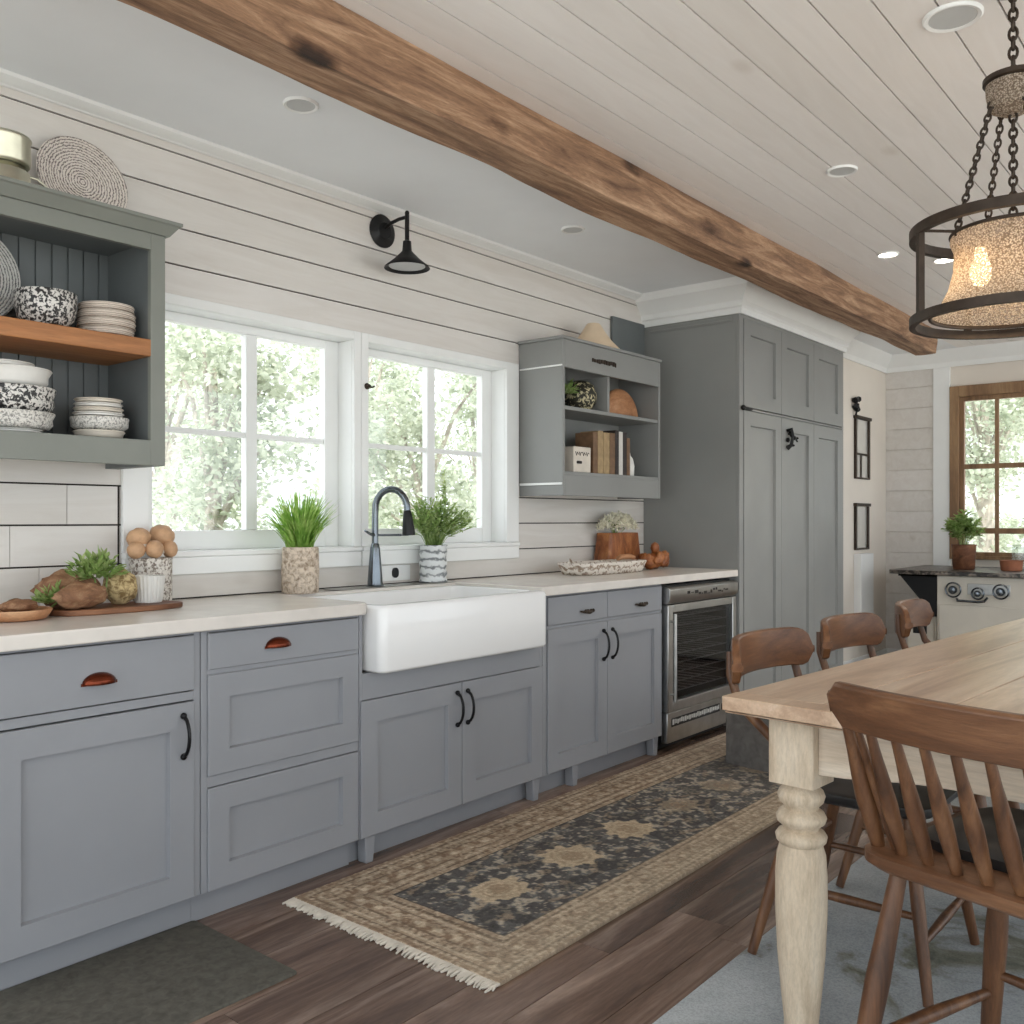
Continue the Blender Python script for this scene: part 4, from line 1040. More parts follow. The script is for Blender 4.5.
# ================================================================== RECESSED LIGHTS
def downlight(x, y, r, lit, label):
    t = thing('recessed_light', label, 'ceiling light', (x, y, CZ_ - .008), group='recessed ceiling lights')
    mb = MB(); mb.lathe([(r * .8, CZ_ - .0002), (r, CZ_ - .0002), (r, CZ_ - .004), (r * .93, CZ_ - .009), (r * .8, CZ_ - .006)], (x, y, 0), 40)
    # open centre: rebuild as ring
    mb.f = mb.f[:-2]; mb.t = mb.t[:-2]; n = 40
    for k in range(n): mb.face(4 * n + k, 4 * n + (k + 1) % n, (k + 1) % n, k)
    mb.build('trim_ring', 'white', t, angle=50)
    mb = MB(); mb.lathe([(.003, CZ_ - .001), (r * .79, CZ_ - .001), (r * .79, CZ_ - .005), (.003, CZ_ - .004)], (x, y, 0), 32); mb.build('lens', 'lit' if lit else 'lens', t)
downlight(.563, 1.953, .060, 0, 'round recessed light in the flat ceiling nearest the left cabinet, unlit')
downlight(.476, 3.628, .058, 0, 'round recessed light in the flat ceiling near the small shelf cabinet, unlit')
downlight(2.40, 2.77, .078, 0, 'largest round recessed light at the top right of the boarded ceiling')
downlight(1.747, 3.705, .060, 0, 'unlit recessed light in the boarded ceiling, left of the hanging lamp')
downlight(1.503, 5.029, .055, 1, 'glowing recessed light nearest the timber beam')
downlight(1.70, 5.33, .055, 1, 'glowing recessed light seen through the hanging lamp frame')

# ================================================================== CHANDELIER
HX, HY = 2.565, 2.70
t = thing('chandelier', 'hanging bronze drum-frame lamp with a woven shade over the table', 'lamp', (HX, HY, 1.7))
def chain(mb, a, b, L=.034, r=.0028, w=.0085):
    a = Vector(a); b = Vector(b); d = (b - a); n = max(1, int(d.length / (L * .72))); dn = d.normalized(); u, v = frame_for(dn)
    for i in range(n):
        c = a.lerp(b, (i + .5) / n); s = u if i % 2 else v; pts = []
        for k in range(13):
            ang = 2 * PI * k / 12; pts.append(c + dn * (math.sin(ang) * L / 2) + s * (math.cos(ang) * w))
        mb.tube(pts, r, 6, cap=False)
mb = MB(); chain(mb, (HX, HY, CZ_ - .02), (HX, HY, 2.375), .034, .004, .010); mb.build('suspension_chain', 'bronze', t)
mb = MB(); mb.lathe([(.06, CZ_ - .0005), (.06, CZ_ - .012), (.02, CZ_ - .025), (.004, CZ_ - .026)], (HX, HY, 0), 28); mb.build('ceiling_rose', 'bronze', t)
mb = MB(); mb.lathe([(.066, 2.372), (.072, 2.374), (.072, 2.362), (.066, 2.358)], (HX, HY, 0), 36); mb.build('canopy_ring', 'bronze', t)
mb = MB(); mb.lathe([(.065, 2.3575), (.064, 2.33), (.056, 2.295), (.03, 2.28), (.004, 2.278)], (HX, HY, 0), 32); hub = mb.build('canopy', 'rope', t)
RT, RB, RR = 1.968, 1.738, .25
mb = MB(); chain(mb, (HX, HY, 2.28), (HX, HY, 1.99), .028, .0035, .009); mb.build('chain', 'bronze', t)
for k in range(4):
    a = math.radians(40 + 90 * k); mb = MB(); chain(mb, (HX + .055 * math.cos(a), HY + .055 * math.sin(a), 2.31), (HX + (RR - .10) * math.cos(a), HY + (RR - .10) * math.sin(a), 1.965), .024, .003, .0075); mb.build('chain', 'bronze', t)
def band(mb, R, z0, z1, th=.012, n=64):
    mb.lathe([(R - th, z0), (R, z0), (R, z1), (R - th, z1)], (HX, HY, 0), n); mb.f = mb.f[:-2]; mb.t = mb.t[:-2]
    o = len(mb.v) - 4 * n
    for k in range(n): mb.face(o + 3 * n + k, o + 3 * n + (k + 1) % n, o + (k + 1) % n, o + k)
mb = MB(); band(mb, RR, RT, RT + .026, .016); mb.build('top_ring', 'bronze', t, angle=30)
mb = MB(); band(mb, RR, RB, RB + .024, .016)
mb.build('bottom_ring', 'bronze', t, angle=30)
for k in range(4):
    a = math.radians(219.7 + 90 * k); px, py = HX + (RR - .008) * math.cos(a), HY + (RR - .008) * math.sin(a)
    mb = MB(); mb.tube([(px, py, RB + .018), (px, py, RT + .002)], .011, 4); mb.build('upright', 'bronze', t, angle=30)
for k in range(4):
    a = math.radians(40 + 90 * k); mb = MB(); mb.tube([(HX + (RR - .006) * math.cos(a), HY + (RR - .006) * math.sin(a), RT + .006), (HX + .14 * math.cos(a), HY + .14 * math.sin(a), 1.972)], .004, 8); mb.build('strut', 'bronze', t)
mb = MB(); pr_ = [(.148, 1.972), (.150, 1.955), (.140, 1.93), (.142, 1.88), (.155, 1.83), (.175, 1.79), (.195, 1.765), (.198, 1.760)]
mb.lathe(pr_, (HX, HY, 0), 48); mb.f = mb.f[:-2]; mb.t = mb.t[:-2]; sh = mb.build('shade', 'rope', t, angle=80)
mb = MB(); mb.torus((HX, HY, 1.972), .148, .005, 48, 8); mb.build('shade_rim', 'bronze', sh)
mb = MB(); mb.torus((HX, HY, 1.762), .198, .006, 48, 8); mb.build('shade_rim', 'bronze', sh)
mb = MB()
for k in range(3):
    a = math.radians(10 + 120 * k); mb.tube([(HX, HY, 1.975), (HX + .148 * math.cos(a), HY + .148 * math.sin(a), 1.972)], .003, 6)
mb.rod((HX, HY, 1.99), (HX, HY, 1.945), .014, n=12); mb.tube([(HX - .065, HY - .054, 1.925), (HX - .055, HY - .046, 1.95), (HX + .055, HY + .046, 1.95), (HX + .065, HY + .054, 1.925)], .006, 8); mb.build('lamp_holder', 'bronze', t)
BULBS = [(HX - .065, HY - .054), (HX + .065, HY + .054)]
for bx0, by0 in BULBS:
    mb = MB(); mb.lathe([(.004, 1.83), (.018, 1.835), (.026, 1.855), (.026, 1.875), (.016, 1.905), (.013, 1.93)], (bx0, by0, 0), 24); mb.build('bulb', 'bulb', t, angle=60)

# ================================================================== RUGS & MAT
def mkrug():
    W, L, cs = .865, 3.12, .005; nx, ny = int(W / cs), int(L / cs)
    def vn(s, seed, shape=(ny + 1, nx + 1)):
        r = np.random.default_rng(seed); h, w = shape; gh, gw = int(h / s) + 3, int(w / s) + 3; g = r.random((gh, gw))
        yy = np.arange(h) / s; xx = np.arange(w) / s; y0 = yy.astype(int); x0 = xx.astype(int); fy = (yy - y0)[:, None]; fx = (xx - x0)[None]
        fy = fy * fy * (3 - 2 * fy); fx = fx * fx * (3 - 2 * fx)
        return (g[y0][:, x0] * (1 - fy) * (1 - fx) + g[y0 + 1][:, x0] * fy * (1 - fx) + g[y0][:, x0 + 1] * (1 - fy) * fx + g[y0 + 1][:, x0 + 1] * fy * fx)
    U, V = np.meshgrid(np.arange(nx + 1) * cs, np.arange(ny + 1) * cs)
    c = lambda r, g, b: np.array([lin(r), lin(g), lin(b)])
    n1, n2, n3, n4 = vn(2, 1), vn(5, 2), vn(14, 3), vn(50, 4); n0 = rng.random((ny + 1, nx + 1))
    tan, brn, drk, crm, cha, blu = c(180, 160, 138), c(142, 118, 98), c(104, 88, 76), c(214, 198, 174), c(84, 81, 80), c(136, 134, 132)
    col = np.ones((ny + 1, nx + 1, 3)) * tan
    # field bounds: left .235, right .16 , near .21, far .2
    dl, dr, dn, df = U - .235, (W - .165) - U, V - .215, (L - .22) - V
    infield = np.minimum(np.minimum(dl, dr), np.minimum(dn, df))
    edge = np.minimum(np.minimum(U / .235, (W - U) / .165), np.minimum(V / .215, (L - V) / .22))  # 0 at rug edge, 1 at field
    def put(mask, colr, a=1.0):
        nonlocal col
        m = (np.clip(mask, 0, 1) * a)[..., None]; col = col * (1 - m) + colr * m
    put((edge < .07) * 1.0, brn, .6)
    for e, w, cc, al in ((.16, .025, drk, .8), (.24, .02, crm, .6), (.40, .02, drk, .7), (.70, .02, drk, .7), (.78, .02, crm, .6), (.86, .03, drk, .8)):
        put((abs(edge - e) < w) * 1.0, cc, al)
    # repeating motifs
    ph = np.where(np.minimum(U, W - U) / .2 < np.minimum(V, L - V) / .215, V, U)
    m1 = (np.sin(ph * 2 * PI / .085) * np.sin(edge * 2 * PI * 1.7) > .25) * 1.0
    put(m1 * (edge > .42) * (edge < .68), brn, .85)
    m2 = (abs(np.sin(ph * 2 * PI / .17 + 1)) * abs(np.cos((edge - .55) * 9)) > .86) * 1.0
    put(m2 * (edge > .44) * (edge < .66), crm, .9)
    put((np.sin(ph * 2 * PI / .03) > .2) * (abs(edge - .31) < .05) * 1.0, drk, .6)
    put((np.sin(ph * 2 * PI / .026) > .2) * (abs(edge - .11) < .035) * 1.0, crm, .55)
    put((n2 > .62) * (edge < 1) * 1.0, brn, .5); put((n1 > .68) * (edge < 1) * 1.0, crm, .4); put((n3 > .6) * (edge < 1) * 1.0, drk, .2)
    # field
    inf = (infield > 0)
    base = cha[None, None] * (1 - n3[..., None] * .5) + blu[None, None] * n3[..., None] * .5
    col = np.where(inf[..., None], base, col)
    put(inf * (n2 > .58), blu, .55); put(inf * (n1 * .5 + n2 * .5 > .62), crm, .5); put(inf * (n3 > .66), cha * .6, .6)
    vine = (abs(np.sin(V * 19 + np.sin(U * 23) * 2) * np.cos(U * 27 + np.sin(V * 15))) > .82)
    put(inf * vine * (n1 > .3), tan * .8, .55)
    uc = .235 + (W - .165 - .235) / 2
    for vc, ru, rv in ((.47, .085, .10), (.86, .10, .10), (1.24, .10, .10), (1.64, .08, .10), (2.02, .09, .10), (2.4, .09, .1)):
        rr_ = np.sqrt(((U - uc) / ru) ** 2 + ((V - vc) / rv) ** 2); an = np.arctan2(V - vc, U - uc)
        pet = 1 + .07 * np.cos(an * 10) + .35 * (n2 - .5)
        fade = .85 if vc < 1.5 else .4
        
        put((rr_ < pet) * 1.0, c(204, 184, 156), fade); put((rr_ < .45 * pet) * (n1 > .35), brn, .6); put((abs(rr_ - .68) < .06) * (n2 > .4), brn, .4)
    put((abs(infield) < .004) * 1.0, cha * .5, .9)
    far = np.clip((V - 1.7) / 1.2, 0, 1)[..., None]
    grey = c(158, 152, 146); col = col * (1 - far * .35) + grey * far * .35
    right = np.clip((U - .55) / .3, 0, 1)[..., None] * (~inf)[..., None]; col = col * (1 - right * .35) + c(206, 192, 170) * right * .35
    col *= (.68 + .32 * n1[..., None] + .34 * n0[..., None])
    zz = .012 + .0012 * n1 + .001 * n4
    xs = .668 + U + .006 * (n4 - .5); ys = 1.845 + V
    verts = np.stack([xs, ys, zz], -1).reshape(-1, 3)
    idx = np.arange((ny + 1) * (nx + 1)).reshape(ny + 1, nx + 1)
    quads = np.stack([idx[:-1, :-1], idx[:-1, 1:], idx[1:, 1:], idx[1:, :-1]], -1).reshape(-1, 4)
    # skirt
    ring = list(idx[0, :]) + list(idx[1:, -1]) + list(idx[-1, -2::-1]) + list(idx[-2:0:-1, 0])
    nb = len(verts); low = verts[ring].copy(); low[:, 2] = .0005; verts = np.vstack([verts, low]); n = len(ring)
    fs = quads.tolist() + [[int(ring[i]), nb + i, nb + (i + 1) % n, int(ring[(i + 1) % n])] for i in range(n)]
    org = np.array([1.09, 3.4, 0]); me = bpy.data.meshes.new('runner_rug'); me.from_pydata((verts - org).tolist(), [], fs)
    at = me.color_attributes.new('col', 'FLOAT_COLOR', 'POINT')
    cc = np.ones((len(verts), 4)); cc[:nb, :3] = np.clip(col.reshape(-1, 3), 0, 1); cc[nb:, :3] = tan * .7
    at.data.foreach_set('color', cc.ravel()); me.materials.append(M['rug']); me.update()
    return me
t = thing('runner_rug', 'faded Persian-style runner rug with tan border and dark medallion field in front of the cabinets', 'rug', (1.09, 3.4, 0))
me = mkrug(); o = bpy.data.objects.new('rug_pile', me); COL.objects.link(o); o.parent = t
mb = MB(); rr = random.Random(6); x = .668
while x < 1.533:
    l = rr.uniform(.03, .052); mb.tube([(x, 1.848, .008), (x + rr.uniform(-.004, .004), 1.848 - l * .5, .007), (x + rr.uniform(-.008, .008), 1.848 - l, .004)], [.0035, .0045, .003], 5); x += .006
tag(mb.build('fringe', 'fringe', t), kind='stuff')
mb = MB(); mb.loft([(.565, 1.07, .55, 1.555, .0005, .01), (.565, 1.07, .55, 1.555, .006, .01), (.568, 1.067, .553, 1.552, .008, .01)], .01)
one(mb, 'floor_mat', 'mat', 'plain charcoal-grey mat on the floor below the nearest cabinet', 'mat', angle=60)
mb = MB(); mb.loft([(1.94, 4.3, .7, 5.6, .0005, .01), (1.937, 4.303, .697, 5.603, .006, .01), (1.94, 4.3, .7, 5.6, .009, .01)], .01)
one(mb, 'area_rug', 'rug2', 'large grey-blue mottled rug under the dining table', 'rug', angle=60)
RZ = .0125

# ================================================================== GREY BLOCK BEHIND TABLE
t = thing('grey_ottoman', 'grey felt block seat standing on the far end of the runner rug', 'ottoman', (1.2, 4.42, .0145), math.radians(-9))
mb = MB(); mb.loft([(-.2, .2, -.22, .22, 0, .012), (-.2, .2, -.22, .22, .25, .012)], .012); mb.build('base', 'cushion', t, local=True)
mb = MB(); mb.loft([(-.203, .203, -.223, .223, .252, .012), (-.205, .205, -.225, .225, .27, .015), (-.203, .203, -.223, .223, .295, .015), (-.18, .18, -.20, .20, .302, .02)], .012); mb.build('cushion', 'cushion', t, local=True, angle=60)

# ================================================================== DINING TABLE
TH = .80
t = thing('dining_table', 'pale farmhouse dining table with turned limed legs', 'table', (2.075, 2.03, RZ), math.radians(-4))
TW, TL = 1.32, 2.62
mb = MB(); nb = 6; w = TW / nb
for k in range(nb):
    mb.cur = random.uniform(.35, .9); mb.box(k * w + .0022, (k + 1) * w - .0022, .07, TL - .07, TH - .034 - RZ, TH - RZ)
mb.cur = .6; mb.box(0, TW, 0, .0692, TH - .034 - RZ, TH - RZ); mb.box(0, TW, TL - .0692, TL, TH - .034 - RZ, TH - RZ)
mb.cur = .1; mb.box(.005, TW - .005, .004, TL - .004, TH - .040 - RZ, TH - .036 - RZ)
mb.build('tabletop', 'tablewood', t, local=True, bevel=.0018, smooth=True)
lx, ly = .150, .105
for a_, b_ in ((lx, ly), (TW - lx, ly), (lx, TL - ly), (TW - lx, TL - ly)):
    mb = MB(); h = .056; zt = TH - .041 - RZ; zb = zt - .155
    mb.loft([(a_ - h, a_ + h, b_ - h, b_ + h, zb + .0, .006), (a_ - h, a_ + h, b_ - h, b_ + h, zt, .006)], .006)
    pr_ = [(.034, zb), (.036, zb - .01), (.046, zb - .02), (.05, zb - .032), (.046, zb - .046), (.037, zb - .056), (.036, zb - .062), (.047, zb - .07), (.053, zb - .082), (.05, zb - .094), (.038, zb - .104), (.037, zb - .110), (.048, zb - .116), (.054, zb - .126), (.052, zb - .138), (.045, zb - .146), (.046, zb - .152), (.051, zb - .17), (.054, zb - .22), (.054, zb - .30), (.05, zb - .40), (.042, zb - .50), (.036, .03), (.036, 0.0)]
    mb.lathe([(r * 1.1, z) for r, z in pr_[::-1]], (a_, b_, 0), 28); mb.build('leg', 'legwood', t, local=True, angle=50)
zt = TH - .041 - RZ; h = .056
def apron(x0, x1, y0, y1, long_x):
    mb = MB(); n = 14
    L0, L1 = (x0, x1) if long_x else (y0, y1); pts = [(L0, zt), (L1, zt)]
    mb.prism([(L0, zt), (L1, zt), (L1, zt - .125)] + [(L1 + (L0 - L1) * k / n, zt - .10 - .025 * abs(math.cos(PI * k / n)) ** 6) for k in range(1, n)] + [(L0, zt - .125)], 'y' if long_x else 'x', *((y0, y1) if long_x else (x0, x1)))
    mb.build('apron', 'apronwood', t, local=True, bevel=.002)
apron(lx + h, TW - lx - h, ly - .03, ly - .008, True); apron(lx + h, TW - lx - h, TL - ly + .008, TL - ly + .03, True)
apron(lx - .03, lx - .008, ly + h, TL - ly - h, False); apron(TW - lx + .008, TW - lx + .03, ly + h, TL - ly - h, False)

# ================================================================== CHAIRS
def windsor(loc, rz):
    t = thing('spindle_chair', 'walnut spindle-back chair nearest the camera at the near end of the table', 'chair', loc, rz)
    # local frame: faces +y; back at y=-.22
    SH = .585
    mb = MB(); mb.loft([(-.235, .235, -.205, .20, SH - .036, .06), (-.25, .25, -.218, .215, SH - .024, .06), (-.25, .25, -.218, .215, SH - .006, .06), (-.24, .24, -.208, .205, SH, .05)], .08, 7)
    mb.build('seat', 'chairwood', t, local=True, angle=50)
    mb = MB(); mb.loft([(-.185, .185, -.12, .18, SH + .0005, .07), (-.19, .19, -.125, .185, SH + .02, .07), (-.17, .17, -.11, .165, SH + .034, .07)], .07, 7); mb.build('cushion', 'blackseat', t, local=True, angle=60)
    # crest rail, curved in plan
    def crest(sx, up): # sx in -1..1
        return Vector((sx * .25, -.30 + .04 * sx * sx, up))
    mb = MB(); n = 22; z0 = .822; z1 = .908
    for i in range(n + 1):
        sx = -1 + 2 * i / n; e = max(0, abs(sx) - .9) / .1
        za = z0 + .028 * e ** 2; zb_ = z1 - .022 * e ** 2 + .0
        for dy, z in ((-.013, za), (-.013, zb_ - .006), (-.006, zb_), (.008, zb_), (.014, zb_ - .006), (.014, za)):
            p = crest(sx, z); lean = (z - .55) * -.0; mb.v.append(Vector((p.x * (1 + (z - z0) * .35), p.y + dy - (z - z0) * .22, z)))
    for i in range(n):
        for k in range(6): mb.face(i * 6 + k, i * 6 + (k + 1) % 6, (i + 1) * 6 + (k + 1) % 6, (i + 1) * 6 + k)
    mb.face(*range(6)); mb.face(*[n * 6 + k for k in range(6)][::-1]); mb.build('crest_rail', 'chairwood', t, local=True, bevel=.002)
    for k in range(9):
        sx = -1 + 2 * k / 8
        bx = Vector((sx * .222, -.192 + .02 * sx * sx, SH - .004)); tx = crest(sx * .9, z0 + .006); post = k in (0, 8)
        r = 1.25 if post else 1
        mb = MB(); mb.turned(bx, tx, [(0, .010 * r), (.12, .0125 * r), (.42, .0155 * r), (.62, .013 * r), (.8, .010 * r), (1, .0085 * r)], 12)
        mb.build('back_post' if post else 'spindle', 'chairwoodz', t, local=True)
        if k in (0, 8):
            mb = MB(); mb.turned(bx + Vector((-.034 * sx, .004, 0)), crest(sx * .80, z0 + .006), [(0, .008), (.5, .010), (1, .007)], 10); mb.build('spindle', 'chairwoodz', t, local=True)
    top = {(-1, -1): (-.19, -.15), (1, -1): (.165, -.15), (-1, 1): (-.15, .15), (1, 1): (.15, .15)}
    bot = {(-1, -1): (-.25, -.245), (1, -1): (.25, -.245), (-1, 1): (-.205, .19), (1, 1): (.205, .19)}
    def lp(k, z): a = Vector((*top[k], SH - .03)); b = Vector((*bot[k], 0)); return b.lerp(a, z / (SH - .03))
    for k in top:
        mb = MB(); mb.turned(lp(k, 0), lp(k, SH - .032), [(0, .015), (.25, .019), (.6, .023), (.85, .018), (1, .015)], 14); mb.build('leg', 'chairwoodz', t, local=True)
    for k0, k1, z in (((-1, -1), (-1, 1), .22), ((1, -1), (1, 1), .22), ((-1, 1), (1, 1), .26), ((-1, -1), (1, -1), .16)):
        mb = MB(); mb.turned(lp(k0, z), lp(k1, z), [(0, .009), (.5, .0145), (1, .009)], 12); mb.build('stretcher', 'chairwoodz', t, local=True)
    return t
windsor((2.77, 1.93, RZ), math.radians(-15))

def bentwood():
    t = thing('bentwood_chair', 'bentwood-back chair with dark seat nearest the cooler, pushed under the left side of the table', 'chair', (2.20, 2.66, RZ), -PI / 2, 'curved-back chairs along the left side of the table')
    SH = .475
    mb = MB(); mb.loft([(-.18, .18, -.16, .21, SH - .035, .06), (-.195, .195, -.175, .225, SH - .02, .07), (-.195, .195, -.175, .225, SH - .004, .07), (-.18, .18, -.16, .21, SH, .06)], .07, 6); mb.build('seat', 'blackseat', t, local=True, angle=60)
    mb = MB(); n = 26; 
    def arcp(u): # u -1..1 along back band
        a = u * .8; return Vector((math.sin(a) * .37, -.345 + (1 - math.cos(a)) * .27, 0))
    zc, hh = .806, .060
    for i in range(n + 1):
        u = -1 + 2 * i / n; p = arcp(u); e = max(0, abs(u) - .72) / .28; hz = hh * max(.12, (1 - e ** 3) ** .5); q = arcp(u + .01) - arcp(u - .01); nn = Vector((-q.y, q.x, 0)).normalized()
        for s_, z in ((-.011, -hz), (-.013, 0), (-.011, hz), (.011, hz), (.013, 0), (.011, -hz)):
            mb.v.append(p + nn * s_ + Vector((0, 0, zc + z - .012 * e)))
    for i in range(n):
        for k in range(6): mb.face(i * 6 + k, i * 6 + (k + 1) % 6, (i + 1) * 6 + (k + 1) % 6, (i + 1) * 6 + k)
    mb.face(*range(6)); mb.face(*[n * 6 + k for k in range(6)][::-1]); mb.build('backrest', 'bentwood', t, local=True, bevel=.004, angle=50)
    for s_ in (-1, 1):
        p = arcp(s_ * .80); mb = MB(); mb.tube([(s_ * .17, -.12, SH - .01), (s_ * .19, -.17, SH + .10), (p.x * .98, p.y + .01, zc - .12), (p.x * 1.0, p.y - .016, zc - .04), (p.x * .98, p.y - .021, zc + .025)], [.014, .015, .014, .012, .009], 10); mb.build('back_post', 'chairwoodz', t, local=True)
    top = {(-1, -1): (-.15, -.13), (1, -1): (.15, -.13), (-1, 1): (-.15, .16), (1, 1): (.15, .16)}
    bot = {(-1, -1): (-.235, -.235), (1, -1): (.235, -.235), (-1, 1): (-.225, .23), (1, 1): (.225, .23)}
    def lp(k, z): a = Vector((*top[k], SH - .03)); b = Vector((*bot[k], 0)); return b.lerp(a, z / (SH - .03))
    for k in top:
        mb = MB(); mb.turned(lp(k, 0), lp(k, SH - .03), [(0, .013), (.5, .018), (1, .016)], 12); mb.build('leg', 'chairwoodz', t, local=True)
    for k0, k1, z in (((-1, -1), (-1, 1), .20), ((1, -1), (1, 1), .20), ((-1, 1), (1, 1), .14), ((-1, -1), (1, -1), .28)):
        mb = MB(); mb.turned(lp(k0, z), lp(k1, z), [(0, .009), (.5, .013), (1, .009)], 10); mb.build('stretcher', 'chairwoodz', t, local=True)
    return t
bc = bentwood()
dup(bc, (2.22, 3.28, RZ), -PI / 2 - .02, 'middle bentwood-back chair on the left side of the table, in front of the tall cabinet')
dup(bc, (2.21, 4.08, RZ), -PI / 2 + .12, 'farthest bentwood-back chair beside the table, in front of the far cream range')

# ================================================================== FAR RANGE COUNTER
CH = .845
mb = MB(); mb.prism([(.80, 7.26), (.84, 7.24), (1.3, 7.25), (3.3, 7.25), (3.3, FW - .04), (.80, FW - .04)], 'z', CH - .03, CH)
o = one(mb, 'stone_worktop', 'darkstone', 'dark mottled stone worktop under the far oak window', 'worktop', bevel=.003)
mb = MB(); mb.prism([(.84, CH - .031), (1.12, CH - .031), (1.12, .50), (1.10, .50)], 'y', 7.34, 7.38)
mb.box(.84, 1.12, 7.34, 7.9, CH - .05, CH - .032)
one(mb, 'worktop_bracket', 'black', 'black triangular bracket carrying the left end of the far worktop', 'bracket', bevel=.002)
t = thing('kitchen_range', 'cream enamel range cooker with metal knobs under the far window', 'range', (1.7, 7.6, 0))
mb = MB(); mb.box(1.13, 2.6, 7.30, 8.1, .02, CH - .034); mb.build('body', 'cream', t, bevel=.006)
mb = MB(); mb.box(1.15, 1.85, 7.285, 7.298, .10, .60); mb.build('oven_door', 'cream', t, bevel=.003)
mb = MB(); mb.box(1.34, 1.62, 7.292, 7.2995, .68, .76); mb.build('control_plate', 'steel', t, bevel=.003)
for x, z, r in ((1.245, .71, .052), (1.41, .69, .040), (1.56, .71, .050), (1.85, .71, .042)):
    mb = MB(); mb.torus((x, 7.285, z), r, .006, 24, 8, 'y'); mb.lathe([(r * .55, 0), (r * .6, -.02), (r * .4, -.045), (.004, -.047)], (x, 7.29, z), 20, 'y'); mb.build('knob', 'gunmetal', t)
mb = MB(); mb.tube([(1.27, 7.295, .645), (1.28, 7.255, .635), (1.42, 7.25, .632), (1.46, 7.255, .638), (1.47, 7.295, .66)], .009, 8); mb.build('handle', 'gunmetal', t)
t = thing('low_cupboard', 'small cream cupboard left of the range below the bracket', 'cupboard', (1.0, 7.7, 0))
mb = MB(); mb.box(.88, 1.095, 7.42, 8.1, .0, .49); mb.build('body', 'cream', t, bevel=.004)
mb = MB(); mb.box(.895, 1.08, 7.408, 7.4195, .05, .46); d = mb.build('door', 'cream', t, bevel=.003)
mb = MB(); mb.box(.93, 1.03, 7.400, 7.4075, .36, .42); mb.build('handle', 'black', d, bevel=.003)
# things on it
t = thing('potted_plant', 'leafy green plant in a brown basket pot on the far worktop', 'plant', (1.235, 7.62, CH))
mb = MB(); mb.lathe([(.07, CH), (.076, CH + .005), (.086, CH + .17), (.09, CH + .19), (.08, CH + .19), (.076, CH + .16), (.004, CH + .16)], (1.235, 7.62, 0), 30); mb.build('pot', 'rustic', t, angle=60)
herb(t, (1.235, 7.62, CH + .16), .26, .12, 40, .075, .04, 31)
mb = MB(); mb.lathe([(.06, CH), (.07, CH + .004), (.078, CH + .07), (.08, CH + .078), (.072, CH + .076), (.06, CH + .02), (.004, CH + .016)], (1.56, 7.62, 0), 28)
one(mb, 'terracotta_bowl', 'terracotta', 'small terracotta bowl on the far worktop beside the plant', 'bowl', angle=60)
mb = MB(); mb.lathe([(.05, CH), (.055, CH + .004), (.055, CH + .17), (.05, CH + .19), (.046, CH + .19), (.05, CH + .165), (.05, CH + .01), (.004, CH + .008)], (1.58, 7.80, 0), 28)
one(mb, 'glass_jar', 'clear', 'clear glass jar on the far worktop behind the terracotta bowl', 'jar', angle=60)

# framed pieces on the return wall
def iron_frame(y0, y1, z0, z1, label, zc=None):
    t = thing('wall_mirror', label, 'mirror', (.47, (y0 + y1) / 2, z0))
    mb = MB(); x0, x1 = .471, .49
    mb.box(x0, x1, y0, y0 + .03, z0, z1); mb.box(x0, x1, y1 - .03, y1, z0, z1); mb.box(x0, x1 + .01, y0 - .01, y1 + .01, z1, z1 + .025); mb.box(x0, x1, y0 + .03, y1 - .03, z0, z0 + .015)
    if zc: mb.box(x0, x1 - .005, y0 + .03, y1 - .03, zc - .008, zc + .008); mb.box(x0, x1 - .005, y0 + .13, y0 + .15, z0, zc)
    mb.build('frame', 'bronze', t, bevel=.002)
    mb = MB(); mb.box(.471, .476, y0 + .031, y1 - .031, z0 + .016, z1 - .001); mb.build('mirror_glass', 'mirror', t, smooth=False)
    return t
M['mirror'] = paint('pale_mirror', rgb(244, 244, 240), .12, .02, 3, 0, .6)
t = iron_frame(7.43, 7.76, 1.55, 2.03, 'upper narrow mirror in a dark iron frame with a scrolled finial', 1.75)
mb = MB(); rr = random.Random(2)
for k in range(9): mb.ball((.495, 7.42 + rr.uniform(-.03, .05), 2.08 + rr.uniform(-.02, .11)), rr.uniform(.015, .028), 10, 6, jit=.3)
mb.tube([(.49, 7.42, 2.05), (.50, 7.44, 2.12), (.49, 7.41, 2.18)], .008, 8); mb.build('finial', 'black', t)
t = iron_frame(7.43, 7.74, .98, 1.33, 'lower narrow mirror in a dark iron frame above the white ledge')
mb = MB(); mb.box(.471, .53, 7.43, 7.72, .42, .95); mb.box(.471, .56, 7.41, 7.75, .40, .42)
one(mb, 'wall_ledge', 'white', 'white boxed ledge on the wall below the lower mirror', 'ledge', bevel=.004)

